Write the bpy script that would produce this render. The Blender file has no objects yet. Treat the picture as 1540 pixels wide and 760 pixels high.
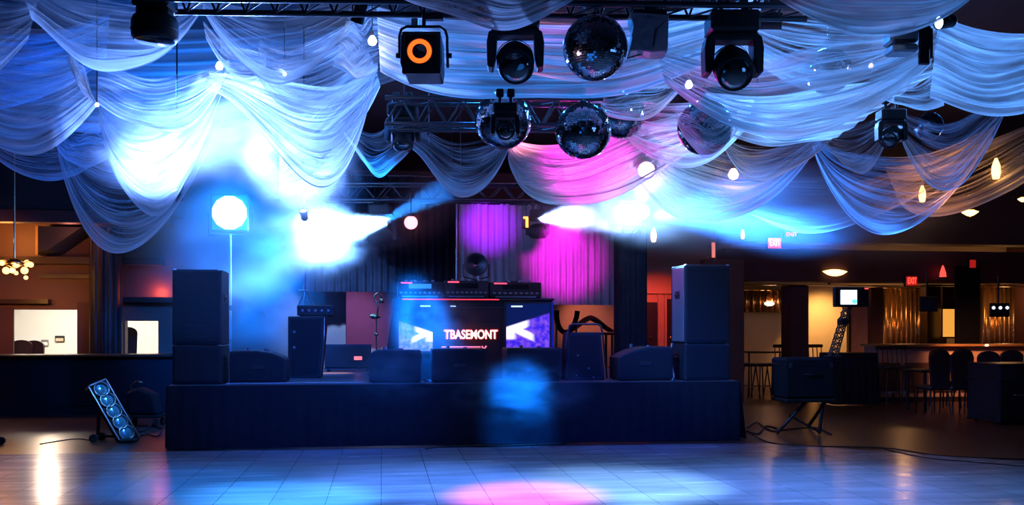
import bpy, math, random
from mathutils import Vector, Matrix, Euler
R = math.radians
PI = math.pi
rnd = random.Random(7)
scene = bpy.context.scene
COL = scene.collection

# ------------------------------------------------------------------ camera
A = R(8.0)                     # the camera looks 8 degrees to the right of the room's depth axis
F = 1400.0                     # focal length in pixels of the 1540 x 760 frame
CH = 1.5                       # eye height
HZ = 495.0                     # horizon row
cam_d = bpy.data.cameras.new('camera')
cam_d.sensor_width = 36.0
cam_d.lens = F / 1540.0 * 36.0
cam_d.shift_y = (HZ - 380.0) / 1540.0
cam_d.clip_end = 200
cam = bpy.data.objects.new('camera', cam_d)
cam.location = (0, 0, CH)
cam.rotation_euler = (PI / 2, 0, -A)
COL.objects.link(cam)
scene.camera = cam
FWD = Vector((math.sin(A), math.cos(A), 0))
RGT = Vector((math.cos(A), -math.sin(A), 0))
UP = Vector((0, 0, 1))

def W(px, py, d):
    """point seen at (px, py) at distance d along the viewing axis"""
    return Vector((0, 0, CH)) + RGT * ((px - 770) / F * d) + FWD * d + UP * ((HZ - py) / F * d)

def at(px, py, Y):
    """point seen at (px, py) on the plane y = Y of the room"""
    r = RGT * (px - 770) + FWD * F + UP * (HZ - py)
    return Vector((0, 0, CH)) + r * (Y / r.y)

def fl(px, py):
    """floor point seen at (px, py)"""
    r = RGT * (px - 770) + FWD * F + UP * (HZ - py)
    return Vector((0, 0, CH)) + r * (-CH / r.z)

# ------------------------------------------------------------------ mesh collector
class MB:
    def __init__(s):
        s.v = []; s.f = []; s.sm = []
    def add(s, vs, fs, M=None, smooth=False):
        b = len(s.v)
        if M is not None:
            vs = [M @ Vector(p) for p in vs]
        s.v += [tuple(p) for p in vs]
        s.f += [tuple(b + i for i in f) for f in fs]
        s.sm += [smooth] * len(fs)
        return s
    def box(s, c, d, M=None, bev=0.0):
        x, y, z = c; a, b, h = d[0] / 2, d[1] / 2, d[2] / 2
        if bev <= 0:
            vs = [(x + i * a, y + j * b, z + k * h) for i in (-1, 1) for j in (-1, 1) for k in (-1, 1)]
            fs = [(0, 1, 3, 2), (4, 6, 7, 5), (0, 4, 5, 1), (2, 3, 7, 6), (0, 2, 6, 4), (1, 5, 7, 3)]
            return s.add(vs, fs, M)
        e = min(bev, a * .9, b * .9, h * .9)
        vs = []; idx = {}
        for i in (-1, 1):
            for j in (-1, 1):
                for k in (-1, 1):
                    for ax in range(3):
                        p = [x + i * (a - (0 if ax == 0 else e)), y + j * (b - (0 if ax == 1 else e)), z + k * (h - (0 if ax == 2 else e))]
                        idx[(i, j, k, ax)] = len(vs); vs.append(tuple(p))
        fs = []
        for sg in (-1, 1):
            fs.append(tuple(idx[(sg, j, k, 0)] for j, k in ((-1, -1), (1, -1), (1, 1), (-1, 1))))
            fs.append(tuple(idx[(i, sg, k, 1)] for i, k in ((-1, -1), (1, -1), (1, 1), (-1, 1))))
            fs.append(tuple(idx[(i, j, sg, 2)] for i, j in ((-1, -1), (1, -1), (1, 1), (-1, 1))))
        for p in (-1, 1):
            for q in (-1, 1):
                fs.append((idx[(-1, p, q, 1)], idx[(1, p, q, 1)], idx[(1, p, q, 2)], idx[(-1, p, q, 2)]))
                fs.append((idx[(p, -1, q, 0)], idx[(p, 1, q, 0)], idx[(p, 1, q, 2)], idx[(p, -1, q, 2)]))
                fs.append((idx[(p, q, -1, 0)], idx[(p, q, 1, 0)], idx[(p, q, 1, 1)], idx[(p, q, -1, 1)]))
        for i in (-1, 1):
            for j in (-1, 1):
                for k in (-1, 1):
                    fs.append((idx[(i, j, k, 0)], idx[(i, j, k, 1)], idx[(i, j, k, 2)]))
        return s.add(vs, fs, M)
    def cyl(s, p0, p1, r0, r1=None, n=16, caps=True, M=None):
        p0 = Vector(p0); p1 = Vector(p1); r1 = r0 if r1 is None else r1
        q = (p1 - p0).to_track_quat('Z', 'Y').to_matrix()
        vs = []
        for i in range(n):
            a = 2 * PI * i / n
            o = q @ Vector((math.cos(a), math.sin(a), 0))
            vs.append(p0 + o * r0); vs.append(p1 + o * r1)
        fs = [(2 * i, 2 * ((i + 1) % n), 2 * ((i + 1) % n) + 1, 2 * i + 1) for i in range(n)]
        s.add(vs, fs, M, True)
        if caps:
            s.add([vs[2 * i] for i in range(n)], [tuple(range(n))[::-1]], M)
            s.add([vs[2 * i + 1] for i in range(n)], [tuple(range(n))], M)
        return s
    def tube(s, pts, r, n=8, M=None, closed=False):
        pts = [Vector(p) for p in pts]; N = len(pts); vs = []
        up = Vector((0, 0, 1)); prev = None
        for i, p in enumerate(pts):
            t = (pts[(i + 1) % N] - pts[i - 1]) if closed else (pts[min(i + 1, N - 1)] - pts[max(i - 1, 0)])
            t.normalize()
            if prev is None:
                a = t.cross(up)
                if a.length < 1e-3: a = t.cross(Vector((1, 0, 0)))
            else:
                a = prev - t * prev.dot(t)
            a.normalize(); prev = a; b = t.cross(a)
            for k in range(n):
                w = 2 * PI * k / n
                vs.append(p + (a * math.cos(w) + b * math.sin(w)) * r)
        fs = []
        for i in range(N if closed else N - 1):
            j = (i + 1) % N
            for k in range(n):
                l = (k + 1) % n
                fs.append((i * n + k, i * n + l, j * n + l, j * n + k))
        if not closed:
            fs += [tuple(range(n))[::-1], tuple(range((N - 1) * n, N * n))]
        return s.add(vs, fs, M, True)
    def lathe(s, prof, n=24, M=None, smooth=True):
        """prof: (radius, z) from bottom to top, about the local z axis"""
        vs = []; m = len(prof)
        for i in range(n):
            a = 2 * PI * i / n
            for r, z in prof: vs.append((r * math.cos(a), r * math.sin(a), z))
        fs = []
        for i in range(n):
            j = (i + 1) % n
            for k in range(m - 1):
                fs.append((i * m + k, j * m + k, j * m + k + 1, i * m + k + 1))
        return s.add(vs, fs, M, smooth)
    def ball(s, c, r, n=16, m=10, M=None):
        if not hasattr(r, '__len__'): r = (r, r, r)
        vs = []; fs = []
        for k in range(m + 1):
            t = PI * k / m
            for i in range(n):
                a = 2 * PI * i / n
                vs.append((c[0] + r[0] * math.sin(t) * math.cos(a), c[1] + r[1] * math.sin(t) * math.sin(a), c[2] + r[2] * math.cos(t)))
        for k in range(m):
            for i in range(n):
                j = (i + 1) % n
                fs.append((k * n + i, (k + 1) * n + i, (k + 1) * n + j, k * n + j))
        return s.add(vs, fs, M, True)
    def prism(s, poly, y0, y1, M=None):
        """poly in x, z; extruded along y"""
        n = len(poly)
        vs = [(x, y0, z) for x, z in poly] + [(x, y1, z) for x, z in poly]
        fs = [tuple(range(n)), tuple(range(2 * n - 1, n - 1, -1))]
        fs += [(i, i + n, (i + 1) % n + n, (i + 1) % n) for i in range(n)]
        return s.add(vs, fs, M)
    def build(s, name, mat, parent=None, loc=None, rotz=0.0, bevel=0.0):
        me = bpy.data.meshes.new(name)
        me.from_pydata(s.v, [], s.f)
        me.polygons.foreach_set('use_smooth', s.sm)
        me.update()
        me.validate()
        o = bpy.data.objects.new(name, me)
        me.materials.append(mat)
        COL.objects.link(o)
        if parent is not None: o.parent = parent
        if loc is not None: o.location = loc
        o.rotation_euler = (0, 0, rotz)
        if bevel:
            md = o.modifiers.new('bevel', 'BEVEL'); md.width = bevel; md.segments = 2; md.limit_method = 'ANGLE'
        return o

def tag(o, label=None, cat=None, group=None, kind=None):
    if label: o['label'] = label
    if cat: o['category'] = cat
    if group: o['group'] = group
    if kind: o['kind'] = kind
    return o

def thing(name, label, cat, loc, rotz=0.0, group=None):
    o = bpy.data.objects.new(name, None)
    o.empty_display_size = .1
    COL.objects.link(o)
    o.location = loc; o.rotation_euler = (0, 0, rotz)
    return tag(o, label, cat, group)

def struct(name, mb, mat, loc=None):
    o = mb.build(name, mat, loc=loc)
    o['kind'] = 'structure'
    return o

def copy_tree(o, parent=None):
    c = o.copy(); COL.objects.link(c)
    if parent is not None: c.parent = parent
    for ch in list(o.children): copy_tree(ch, c)
    return c

# ------------------------------------------------------------------ materials
def mat(name, col, rough=.6, metal=0.0, spec=.5, noise=0.0, nscale=8.0, bump=0.0, coat=0.0):
    m = bpy.data.materials.new(name); m.use_nodes = True
    nt = m.node_tree; b = nt.nodes['Principled BSDF']
    b.inputs['Base Color'].default_value = (*col, 1)
    b.inputs['Roughness'].default_value = rough
    b.inputs['Metallic'].default_value = metal
    b.inputs['Specular IOR Level'].default_value = spec
    if coat: b.inputs['Coat Weight'].default_value = coat
    tc = nt.nodes.new('ShaderNodeTexCoord')
    nz = nt.nodes.new('ShaderNodeTexNoise'); nz.inputs['Scale'].default_value = nscale; nz.inputs['Detail'].default_value = 4
    nt.links.new(tc.outputs['Object'], nz.inputs['Vector'])
    if noise:
        mx = nt.nodes.new('ShaderNodeMix'); mx.data_type = 'RGBA'
        mx.inputs['A'].default_value = (*[max(0, c * (1 - noise)) for c in col], 1)
        mx.inputs['B'].default_value = (*[min(1, c * (1 + noise)) for c in col], 1)
        nt.links.new(nz.outputs['Fac'], mx.inputs['Factor'])
        nt.links.new(mx.outputs['Result'], b.inputs['Base Color'])
    else:
        mr = nt.nodes.new('ShaderNodeMapRange')
        mr.inputs['To Min'].default_value = max(0, rough - .08); mr.inputs['To Max'].default_value = min(1, rough + .08)
        nt.links.new(nz.outputs['Fac'], mr.inputs['Value'])
        nt.links.new(mr.outputs['Result'], b.inputs['Roughness'])
    if bump:
        bp = nt.nodes.new('ShaderNodeBump'); bp.inputs['Strength'].default_value = bump; bp.inputs['Distance'].default_value = .02
        nt.links.new(nz.outputs['Fac'], bp.inputs['Height'])
        nt.links.new(bp.outputs['Normal'], b.inputs['Normal'])
    return m

def emis(name, col, strength):
    m = bpy.data.materials.new(name); m.use_nodes = True
    b = m.node_tree.nodes['Principled BSDF']
    b.inputs['Base Color'].default_value = (*[c * .5 for c in col], 1)
    b.inputs['Emission Color'].default_value = (*col, 1)
    b.inputs['Emission Strength'].default_value = strength
    return m

def fabric(name, lo, hi, edge, col=(.8, .8, .8), sv=26.0):
    """sheer cloth: threads gathered into streaks that run along the folds, holes between them let light through"""
    m = bpy.data.materials.new(name); m.use_nodes = True
    nt = m.node_tree; N = nt.nodes; L = nt.links
    N.remove(N['Principled BSDF']); out = N['Material Output']
    uv = N.new('ShaderNodeUVMap'); oi = N.new('ShaderNodeObjectInfo')
    mp = N.new('ShaderNodeMapping'); mp.inputs['Scale'].default_value = (2.0, sv, 1)
    L.new(uv.outputs['UV'], mp.inputs['Vector'])
    cb = N.new('ShaderNodeCombineXYZ')
    ml = N.new('ShaderNodeMath'); ml.operation = 'MULTIPLY'; ml.inputs[1].default_value = 37.0
    L.new(oi.outputs['Random'], ml.inputs[0]); L.new(ml.outputs[0], cb.inputs['Z'])
    L.new(cb.outputs[0], mp.inputs['Location'])
    n1 = N.new('ShaderNodeTexNoise'); n1.inputs['Scale'].default_value = 1.0; n1.inputs['Detail'].default_value = 5; n1.inputs['Distortion'].default_value = .5
    L.new(mp.outputs[0], n1.inputs['Vector'])
    mp2 = N.new('ShaderNodeMapping'); mp2.inputs['Scale'].default_value = (2.5, 4.0, 1)
    L.new(uv.outputs['UV'], mp2.inputs['Vector']); L.new(cb.outputs[0], mp2.inputs['Location'])
    n2 = N.new('ShaderNodeTexNoise'); n2.inputs['Scale'].default_value = 1.0; n2.inputs['Detail'].default_value = 2
    L.new(mp2.outputs[0], n2.inputs['Vector'])
    av = N.new('ShaderNodeMath'); av.operation = 'ADD'
    h = N.new('ShaderNodeMath'); h.operation = 'MULTIPLY'; h.inputs[1].default_value = .55
    L.new(n2.outputs['Fac'], h.inputs[0]); L.new(n1.outputs['Fac'], av.inputs[0]); L.new(h.outputs[0], av.inputs[1])
    mr = N.new('ShaderNodeMapRange'); mr.inputs['From Min'].default_value = .62; mr.inputs['From Max'].default_value = 1.02
    mr.inputs['To Min'].default_value = lo; mr.inputs['To Max'].default_value = hi
    L.new(av.outputs[0], mr.inputs['Value'])
    # hem: denser towards the lower edge where the cloth is gathered
    sx = N.new('ShaderNodeSeparateXYZ'); L.new(uv.outputs['UV'], sx.inputs[0])
    pw = N.new('ShaderNodeMath'); pw.operation = 'POWER'; pw.inputs[1].default_value = 7.0
    L.new(sx.outputs['Y'], pw.inputs[0])
    pe = N.new('ShaderNodeMath'); pe.operation = 'MULTIPLY_ADD'; pe.inputs[1].default_value = edge; pe.use_clamp = True
    L.new(pw.outputs[0], pe.inputs[0]); L.new(mr.outputs[0], pe.inputs[2])
    df = N.new('ShaderNodeBsdfDiffuse'); df.inputs['Color'].default_value = (*col, 1)
    tl = N.new('ShaderNodeBsdfTranslucent'); tl.inputs['Color'].default_value = (*col, 1)
    m1 = N.new('ShaderNodeMixShader'); m1.inputs[0].default_value = .5
    L.new(df.outputs[0], m1.inputs[1]); L.new(tl.outputs[0], m1.inputs[2])
    tr = N.new('ShaderNodeBsdfTransparent')
    m2 = N.new('ShaderNodeMixShader')
    L.new(pe.outputs[0], m2.inputs[0]); L.new(tr.outputs[0], m2.inputs[1]); L.new(m1.outputs[0], m2.inputs[2])
    L.new(m2.outputs[0], out.inputs['Surface'])
    return m

def smoke_mat(name, dens, scale=2.2, lo=.38, hi=.68, seed=0.0, aniso=0.0, stretch=(1, 1, 1)):
    m = bpy.data.materials.new(name); m.use_nodes = True
    nt = m.node_tree; N = nt.nodes; L = nt.links
    N.remove(N['Principled BSDF']); out = N['Material Output']
    tc = N.new('ShaderNodeTexCoord')
    ln = N.new('ShaderNodeVectorMath'); ln.operation = 'LENGTH'; L.new(tc.outputs['Object'], ln.inputs[0])
    fa = N.new('ShaderNodeMapRange'); fa.interpolation_type = 'SMOOTHERSTEP'
    fa.inputs['From Min'].default_value = 1.0; fa.inputs['From Max'].default_value = .0
    fa.inputs['To Min'].default_value = 0; fa.inputs['To Max'].default_value = 1
    L.new(ln.outputs['Value'], fa.inputs['Value'])
    mp = N.new('ShaderNodeMapping'); mp.inputs['Location'].default_value = (seed * 3.1, seed * 1.7, seed)
    mp.inputs['Scale'].default_value = stretch
    L.new(tc.outputs['Object'], mp.inputs['Vector'])
    nz = N.new('ShaderNodeTexNoise'); nz.inputs['Scale'].default_value = scale; nz.inputs['Detail'].default_value = 3; nz.inputs['Distortion'].default_value = .4
    L.new(mp.outputs[0], nz.inputs['Vector'])
    mr = N.new('ShaderNodeMapRange'); mr.inputs['From Min'].default_value = lo; mr.inputs['From Max'].default_value = hi
    mr.inputs['To Min'].default_value = 0; mr.inputs['To Max'].default_value = dens
    L.new(nz.outputs['Fac'], mr.inputs['Value'])
    mu = N.new('ShaderNodeMath'); mu.operation = 'MULTIPLY'
    L.new(fa.outputs[0], mu.inputs[0]); L.new(mr.outputs[0], mu.inputs[1])
    vs = N.new('ShaderNodeVolumeScatter'); vs.inputs['Color'].default_value = (1, 1, 1, 1)
    vs.inputs['Anisotropy'].default_value = aniso
    L.new(mu.outputs[0], vs.inputs['Density'])
    L.new(vs.outputs[0], out.inputs['Volume'])
    return m

# ------------------------------------------------------------------ lights
def light(kind, name, loc, col, power, size=.06, target=None, angle=40, blend=.4, area=None):
    d = bpy.data.lights.new(name, kind)
    d.color = col; d.energy = power
    if kind in ('POINT', 'SPOT'): d.shadow_soft_size = size
    if kind == 'SPOT': d.spot_size = R(angle); d.spot_blend = blend
    if kind == 'AREA':
        d.shape = 'RECTANGLE'; d.size, d.size_y = area
    o = bpy.data.objects.new(name, d); COL.objects.link(o); o.location = loc
    if target is not None:
        o.rotation_euler = (Vector(target) - Vector(loc)).to_track_quat('-Z', 'Y').to_euler()
    return o

M = {}
M['black'] = mat('black_metal', (.012, .012, .015), .45)
M['black_soft'] = mat('black_plastic', (.015, .015, .018), .55, spec=.3)
M['black_cloth'] = mat('black_cloth', (.012, .012, .016), .95, spec=.1, bump=.3, nscale=40)
M['skirt'] = mat('black_skirt_cloth', (.014, .014, .018), .95, spec=.1, noise=.3, nscale=20)
M['speaker'] = mat('speaker_paint', (.020, .020, .026), .6, spec=.2, noise=.2, nscale=60, bump=.1)
M['grille'] = mat('speaker_grille', (.014, .014, .019), .7, spec=.15, noise=.4, nscale=220, bump=.3)
M['steel'] = mat('steel', (.45, .45, .48), .3, 1.0)
M['dark_steel'] = mat('dark_truss_steel', (.06, .06, .07), .4, .8)
M['lens'] = mat('dark_glass_lens', (.01, .01, .012), .05, 0, 1.0, coat=1.0)
M['mirror'] = mat('mirror_tile', (.30, .30, .33), .1, 1.0)
M['mirror_core'] = mat('mirror_ball_core', (.02, .02, .025), .6)
M['foil'] = mat('pink_silver_foil', (.42, .30, .35), .45, .1, bump=.8, nscale=14)
M['silver_case'] = mat('silver_fixture_case', (.32, .32, .36), .35, .6)
M['maroon'] = mat('maroon_wall_paint', (.07, .022, .024), .7, noise=.2, nscale=3)
M['brown'] = mat('brown_wall_paint', (.12, .05, .032), .65, noise=.2, nscale=2)
M['cream'] = mat('cream_wall_paint', (.62, .50, .36), .6, noise=.1, nscale=2)
M['white_wall'] = mat('white_wall_paint', (.85, .84, .80), .6, noise=.05, nscale=2)
M['dark_wall'] = mat('dark_ceiling_paint', (.025, .022, .026), .9, noise=.3, nscale=1.5)
M['dark_wood'] = mat('dark_wood', (.030, .015, .011), .35, noise=.4, nscale=6)
M['amber_wood'] = mat('amber_wood', (.35, .16, .06), .35, noise=.3, nscale=5)
M['gold'] = mat('gold_foil_curtain', (.55, .32, .16), .3, .9, bump=.5, nscale=10)
M['brass'] = mat('brass', (.75, .5, .22), .2, 1.0)
M['red_cloth'] = mat('red_cloth', (.45, .08, .07), .85, noise=.3, nscale=10, bump=.4)
M['peach'] = mat('peach_wall_paint', (.55, .30, .22), .7, noise=.1, nscale=3)
M['curtain'] = mat('grey_backdrop_cloth', (.5, .5, .5), .9, spec=.1, noise=.15, nscale=6)
M['dark_curtain'] = mat('dark_curtain_cloth', (.006, .006, .010), .9, spec=.1, noise=.2, nscale=6)
M['case_edge'] = mat('aluminium_edge', (.5, .5, .55), .3, 1.0)
M['rubber'] = mat('black_rubber', (.012, .012, .012), .7)
# ------------------------------------------------------------------ floor
def floor_mat():
    m = bpy.data.materials.new('dance_floor_tiles'); m.use_nodes = True
    nt = m.node_tree; N = nt.nodes; L = nt.links; b = N['Principled BSDF']
    tc = N.new('ShaderNodeTexCoord')
    mp = N.new('ShaderNodeMapping'); mp.inputs['Rotation'].default_value = (0, 0, R(90)); mp.inputs['Location'].default_value = (0.0, 0.0, 0)
    L.new(tc.outputs['Object'], mp.inputs['Vector'])
    br = N.new('ShaderNodeTexBrick'); br.offset = .5
    br.inputs['Scale'].default_value = 1.0; br.inputs['Brick Width'].default_value = .94; br.inputs['Row Height'].default_value = .47
    br.inputs['Mortar Size'].default_value = .0032; br.inputs['Mortar Smooth'].default_value = .2
    br.inputs['Color1'].default_value = (.42, .41, .42, 1); br.inputs['Color2'].default_value = (.36, .35, .36, 1); br.inputs['Mortar'].default_value = (.16, .15, .15, 1)
    L.new(mp.outputs[0], br.inputs['Vector'])
    m2 = N.new('ShaderNodeMapping'); m2.inputs['Scale'].default_value = (.9, 6.5, 1); m2.inputs['Rotation'].default_value = (0, 0, R(4))
    L.new(tc.outputs['Object'], m2.inputs['Vector'])
    nz = N.new('ShaderNodeTexNoise'); nz.inputs['Scale'].default_value = 1.0; nz.inputs['Detail'].default_value = 5
    L.new(m2.outputs[0], nz.inputs['Vector'])
    mx = N.new('ShaderNodeMix'); mx.data_type = 'RGBA'; mx.blend_type = 'MULTIPLY'; mx.inputs['Factor'].default_value = .7
    rp = N.new('ShaderNodeMapRange'); rp.inputs['From Min'].default_value = .3; rp.inputs['From Max'].default_value = .7; rp.inputs['To Min'].default_value = .68; rp.inputs['To Max'].default_value = 1.1
    L.new(nz.outputs['Fac'], rp.inputs['Value'])
    L.new(br.outputs['Color'], mx.inputs['A']); L.new(rp.outputs[0], mx.inputs['B'])
    L.new(mx.outputs['Result'], b.inputs['Base Color'])
    rr = N.new('ShaderNodeMapRange'); rr.inputs['From Min'].default_value = .3; rr.inputs['From Max'].default_value = .7; rr.inputs['To Min'].default_value = .16; rr.inputs['To Max'].default_value = .28
    L.new(nz.outputs['Fac'], rr.inputs['Value']); L.new(rr.outputs[0], b.inputs['Roughness'])
    bp = N.new('ShaderNodeBump'); bp.inputs['Strength'].default_value = .15; bp.inputs['Distance'].default_value = .01
    L.new(nz.outputs['Fac'], bp.inputs['Height'])
    b2 = N.new('ShaderNodeBump'); b2.inputs['Strength'].default_value = .5; b2.inputs['Distance'].default_value = .004; b2.invert = True
    L.new(br.outputs['Fac'], b2.inputs['Height']); L.new(bp.outputs[0], b2.inputs['Normal'])
    L.new(b2.outputs[0], b.inputs['Normal'])
    return m

def wood_floor_mat():
    m = mat('brown_wood_floor', (.085, .042, .03), .3, noise=.35, nscale=1.2)
    nt = m.node_tree; N = nt.nodes; L = nt.links; b = N['Principled BSDF']
    tc = N.new('ShaderNodeTexCoord'); mp = N.new('ShaderNodeMapping'); mp.inputs['Scale'].default_value = (.8, 7, 1)
    L.new(tc.outputs['Object'], mp.inputs['Vector'])
    nz = N.new('ShaderNodeTexNoise'); nz.inputs['Detail'].default_value = 4; L.new(mp.outputs[0], nz.inputs['Vector'])
    bp = N.new('ShaderNodeBump'); bp.inputs['Strength'].default_value = .3; bp.inputs['Distance'].default_value = .012
    L.new(nz.outputs['Fac'], bp.inputs['Height']); L.new(bp.outputs[0], b.inputs['Normal'])
    return m

struct('floor', MB().box((0, 11, -.05), (34, 30, .1)), wood_floor_mat())
c1 = fl(1545, 696); c2 = fl(1190, 671); c3 = fl(1118, 669)
poly = [(-14, -3), (16, -3), (16, 8.2), (c1.x, c1.y), (c2.x, c2.y), (4.9, 11.55), (-3.2, 11.75), (-14, 11.75)]
pm = MB(); n = len(poly)
pm.add([(x, y, .003) for x, y in poly] + [(x, y, .012) for x, y in poly],
       [tuple(range(n, 2 * n)), tuple(range(n))[::-1]] + [(i, (i + 1) % n, (i + 1) % n + n, i + n) for i in range(n)])
struct('floor_dancing_tiles', pm, floor_mat())

# ------------------------------------------------------------------ ceiling and outer shell
struct('ceiling', MB().box((0, 11, 5.6), (34, 30, .1)), M['dark_wall'])
struct('wall_left', MB().box((-16.5, 11, 2.8), (.2, 30, 5.6)), M['maroon'])
struct('wall_right', MB().box((16.5, 11, 2.8), (.2, 30, 5.6)), M['maroon'])

def prect(mb, x0, y0, x1, y1, Y, th=.15, zmin=None):
    """a box whose front face, on the plane y = Y, is seen in that rectangle"""
    p = at(x0, y0, Y); q = at(x1, y1, Y)
    zt = p.z; zb = q.z if zmin is None else zmin
    mb.box(((p.x + q.x) / 2, Y + th / 2, (zt + zb) / 2), (abs(q.x - p.x), th, zt - zb))
    return mb

struct('wall_back', MB().box((0, 24.1, 2.8), (34, .2, 5.6)), M['brown'])
struct('wall_front', MB().box((0, -3.6, 2.8), (34, .2, 5.6)), M['dark_wall'])

# --- left rear: bulkhead, piers and the openings into a lit back room
YL = 18.6
b = MB()
prect(b, -260, 60, 255, 318, YL - 1.6, 1.2)
struct('wall_bulkhead_left', b, M['dark_wall'])
b = MB(); prect(b, -200, 312, 255, 337, YL - 1.7, .3); struct('trim_1', b, M['maroon'])
b = MB()
prect(b, -260, 330, -8, 640, YL, .2, 0)
prect(b, -8, 330, 116, 466, YL, .2)
prect(b, 116, 330, 188, 640, YL, .2, 0)
prect(b, 188, 330, 238, 483, YL, .2)
prect(b, 238, 330, 520, 640, YL, .2, 0)
struct('wall_back_left', b, M['brown'])
b = MB(); prect(b, -220, 383, 240, 398, YL - .45, .44); struct('trim_2', b, M['dark_wood'])
b = MB(); prect(b, 60, 412, 136, 419, YL - .25, .24); struct('trim_3', b, M['dark_wood'])
b = MB(); prect(b, -220, 449, 72, 457, YL - .2, .19); struct('trim_4', b, M['dark_wood'])
b = MB(); prect(b, 181, 447, 262, 455, YL - .3, .29); struct('trim_5', b, M['dark_wood'])
b = MB(); prect(b, -8, 462, 20, 640, YL - .06, .05, 0); prect(b, 116, 455, 137, 640, YL - .06, .05, 0); struct('wall_panel_left', b, M['maroon'])
b = MB(); prect(b, 53, 340, 57, 383, YL - .5, .48); struct('trim_6', b, M['amber_wood'])
b = MB()
p0 = at(57, 340, YL - .9); p1 = at(122, 342, YL - .9); p2 = at(72, 376, YL - .9); p3 = at(57, 378, YL - .9)
b.prism([(p0.x, p0.z), (p1.x, p1.z), (p2.x, p2.z), (p3.x, p3.z)], YL - .9, YL - .02)
struct('ceiling_slope_left', b, M['dark_wall'])
# back room behind the two openings
q0 = at(-60, 500, 22.5); q1 = at(330, 500, 22.5)
b = MB()
b.box(((q0.x + q1.x) / 2, 22.6, 1.3), (q1.x - q0.x, .15, 2.6))
b.box((q0.x - .1, 20.75, 1.3), (.15, 3.8, 2.6)); b.box((q1.x + .1, 20.75, 1.3), (.15, 3.8, 2.6))
b.box(((q0.x + q1.x) / 2, 20.75, 2.62), (q1.x - q0.x, 3.8, .1))
struct('wall_back_room', b, M['white_wall'])
light('AREA', 'back_room_ceiling_light', (at(80, 500, 20.6).x, 20.6, 2.5), (1, .9, .75), 120, area=(2.0, 1.0), target=(at(80, 500, 20.6).x, 20.9, 0))
light('AREA', 'back_room_far_ceiling_light', (at(225, 500, 20.6).x, 20.6, 2.5), (1, .85, .6), 70, area=(1.0, 1.0), target=(at(225, 500, 20.6).x, 20.9, 0))

def notice(px, py, w, h, label, mf, mp):
    c = at(px, py, 22.5)
    t = thing('wall_notice', label, 'picture', (c.x, 22.52, c.z))
    k = 22.3 / F
    b = MB(); a, c2 = w * k / 2, h * k / 2
    b.box((0, -.02, 0), (2 * a, .04, 2 * c2), bev=.01); b.build('frame', mf, t)
    MB().box((0, -.045, -c2 * .25), (2 * a * .8, .012, c2)).build('sheet', mp, t)
notice(67.5, 516, 10, 9, 'small grey framed notice on the white wall, the lower one near the chairs', M['silver_case'], M['white_wall'])
notice(90, 510, 13, 9, 'dark framed notice on the white wall, higher one near the opening edge', M['black_soft'], M['cream'])

# --- column and bar counter on the left
cc = at(159.5, 530, 18.1)
t = thing('column', 'dark fluted column rising behind the left bar counter', 'column', (cc.x, 18.1, 0))
nfl = 72; r0 = .285
ring = []
for i in range(nfl):
    r = r0 - (.022 if i % 6 in (2, 3, 4) else 0)
    ring.append((r * math.cos(2 * PI * i / nfl), r * math.sin(2 * PI * i / nfl)))
zt = 3.42
b = MB()
b.add([(x, y, .22) for x, y in ring] + [(x, y, zt - .06) for x, y in ring], [(i, (i + 1) % nfl, (i + 1) % nfl + nfl, i + nfl) for i in range(nfl)])
b.build('shaft', mat('column_paint', (.016, .008, .012), .55, noise=.2, nscale=4), t)
MB().lathe([(0, 0), (.31, 0), (.31, .16), (.29, .22), (0, .22)], 32).build('base', M['dark_wood'], t)
MB().lathe([(0, zt - .06), (.28, zt - .06), (.31, zt), (0, zt)], 32).build('capital', M['dark_wood'], t)

pl = at(-220, 533, 17.0); pr = at(262, 533, 17.0)
t = thing('bar_counter', 'long black bar counter along the left rear wall', 'bar', ((pl.x + pr.x) / 2, 17.3, 0))
wd = pr.x - pl.x
b = MB(); b.box((0, 0, .52), (wd, .56, .96))
for i in range(9):
    b.box((-wd / 2 + wd * (i + .5) / 9, -.29, .52), (wd / 9 * .8, .02, .7))
b.build('front', M['black_cloth'], t)
MB().box((0, -.03, 1.03), (wd + .06, .7, .05), bev=.015).build('counter_top', M['dark_wood'], t)
MB().box((0, -.02, .03), (wd, .5, .06)).build('plinth', M['black_soft'], t)

# chairs of the back room
def banquet_chair(name, label, group, seat_m, loc, rz, h=1.0):
    t = thing(name, label, 'chair', loc, rz, group)
    b = MB(); b.box((0, 0, .47), (.42, .42, .08), bev=.03); b.build('seat', seat_m, t)
    poly = []
    for i in range(9):
        a = PI * i / 8
        poly.append((-.205 * math.cos(a) if 0 < i < 8 else (-.205 if i == 0 else .205), (h - .12) + .12 * math.sin(a)))
    poly = [(-.17, .46)] + poly + [(.17, .46)]
    MB().prism(poly[::-1], .17, .225).build('backrest', seat_m, t)
    for sx in (-1, 1):
        MB().cyl((sx * .17, -.17, .44), (sx * .185, -.19, 0), .017, .012, 8).build('leg', M['black'], t)
        MB().cyl((sx * .17, .17, .44), (sx * .19, .24, 0), .017, .012, 8).build('leg', M['black'], t)
    return t
chair_m = mat('dark_chair_vinyl', (.03, .015, .018), .5)
banquet_chair('banquet_chair', 'dark round-backed chair just inside the lit back room, leftmost of two', 'chairs in the back room', chair_m, (at(28, 500, 19.6).x, 19.6, 0), .1, 1.28)
banquet_chair('banquet_chair', 'dark chair just inside the lit back room, the right one of two', 'chairs in the back room', chair_m, (at(44, 500, 19.7).x, 19.7, 0), -.1, 1.27)
banquet_chair('high_back_chair', 'dark high-backed chair in the small lit doorway right of the column', None, M['black_cloth'], (at(200, 500, 19.5).x, 19.5, 0), .8, 1.54)

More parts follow.
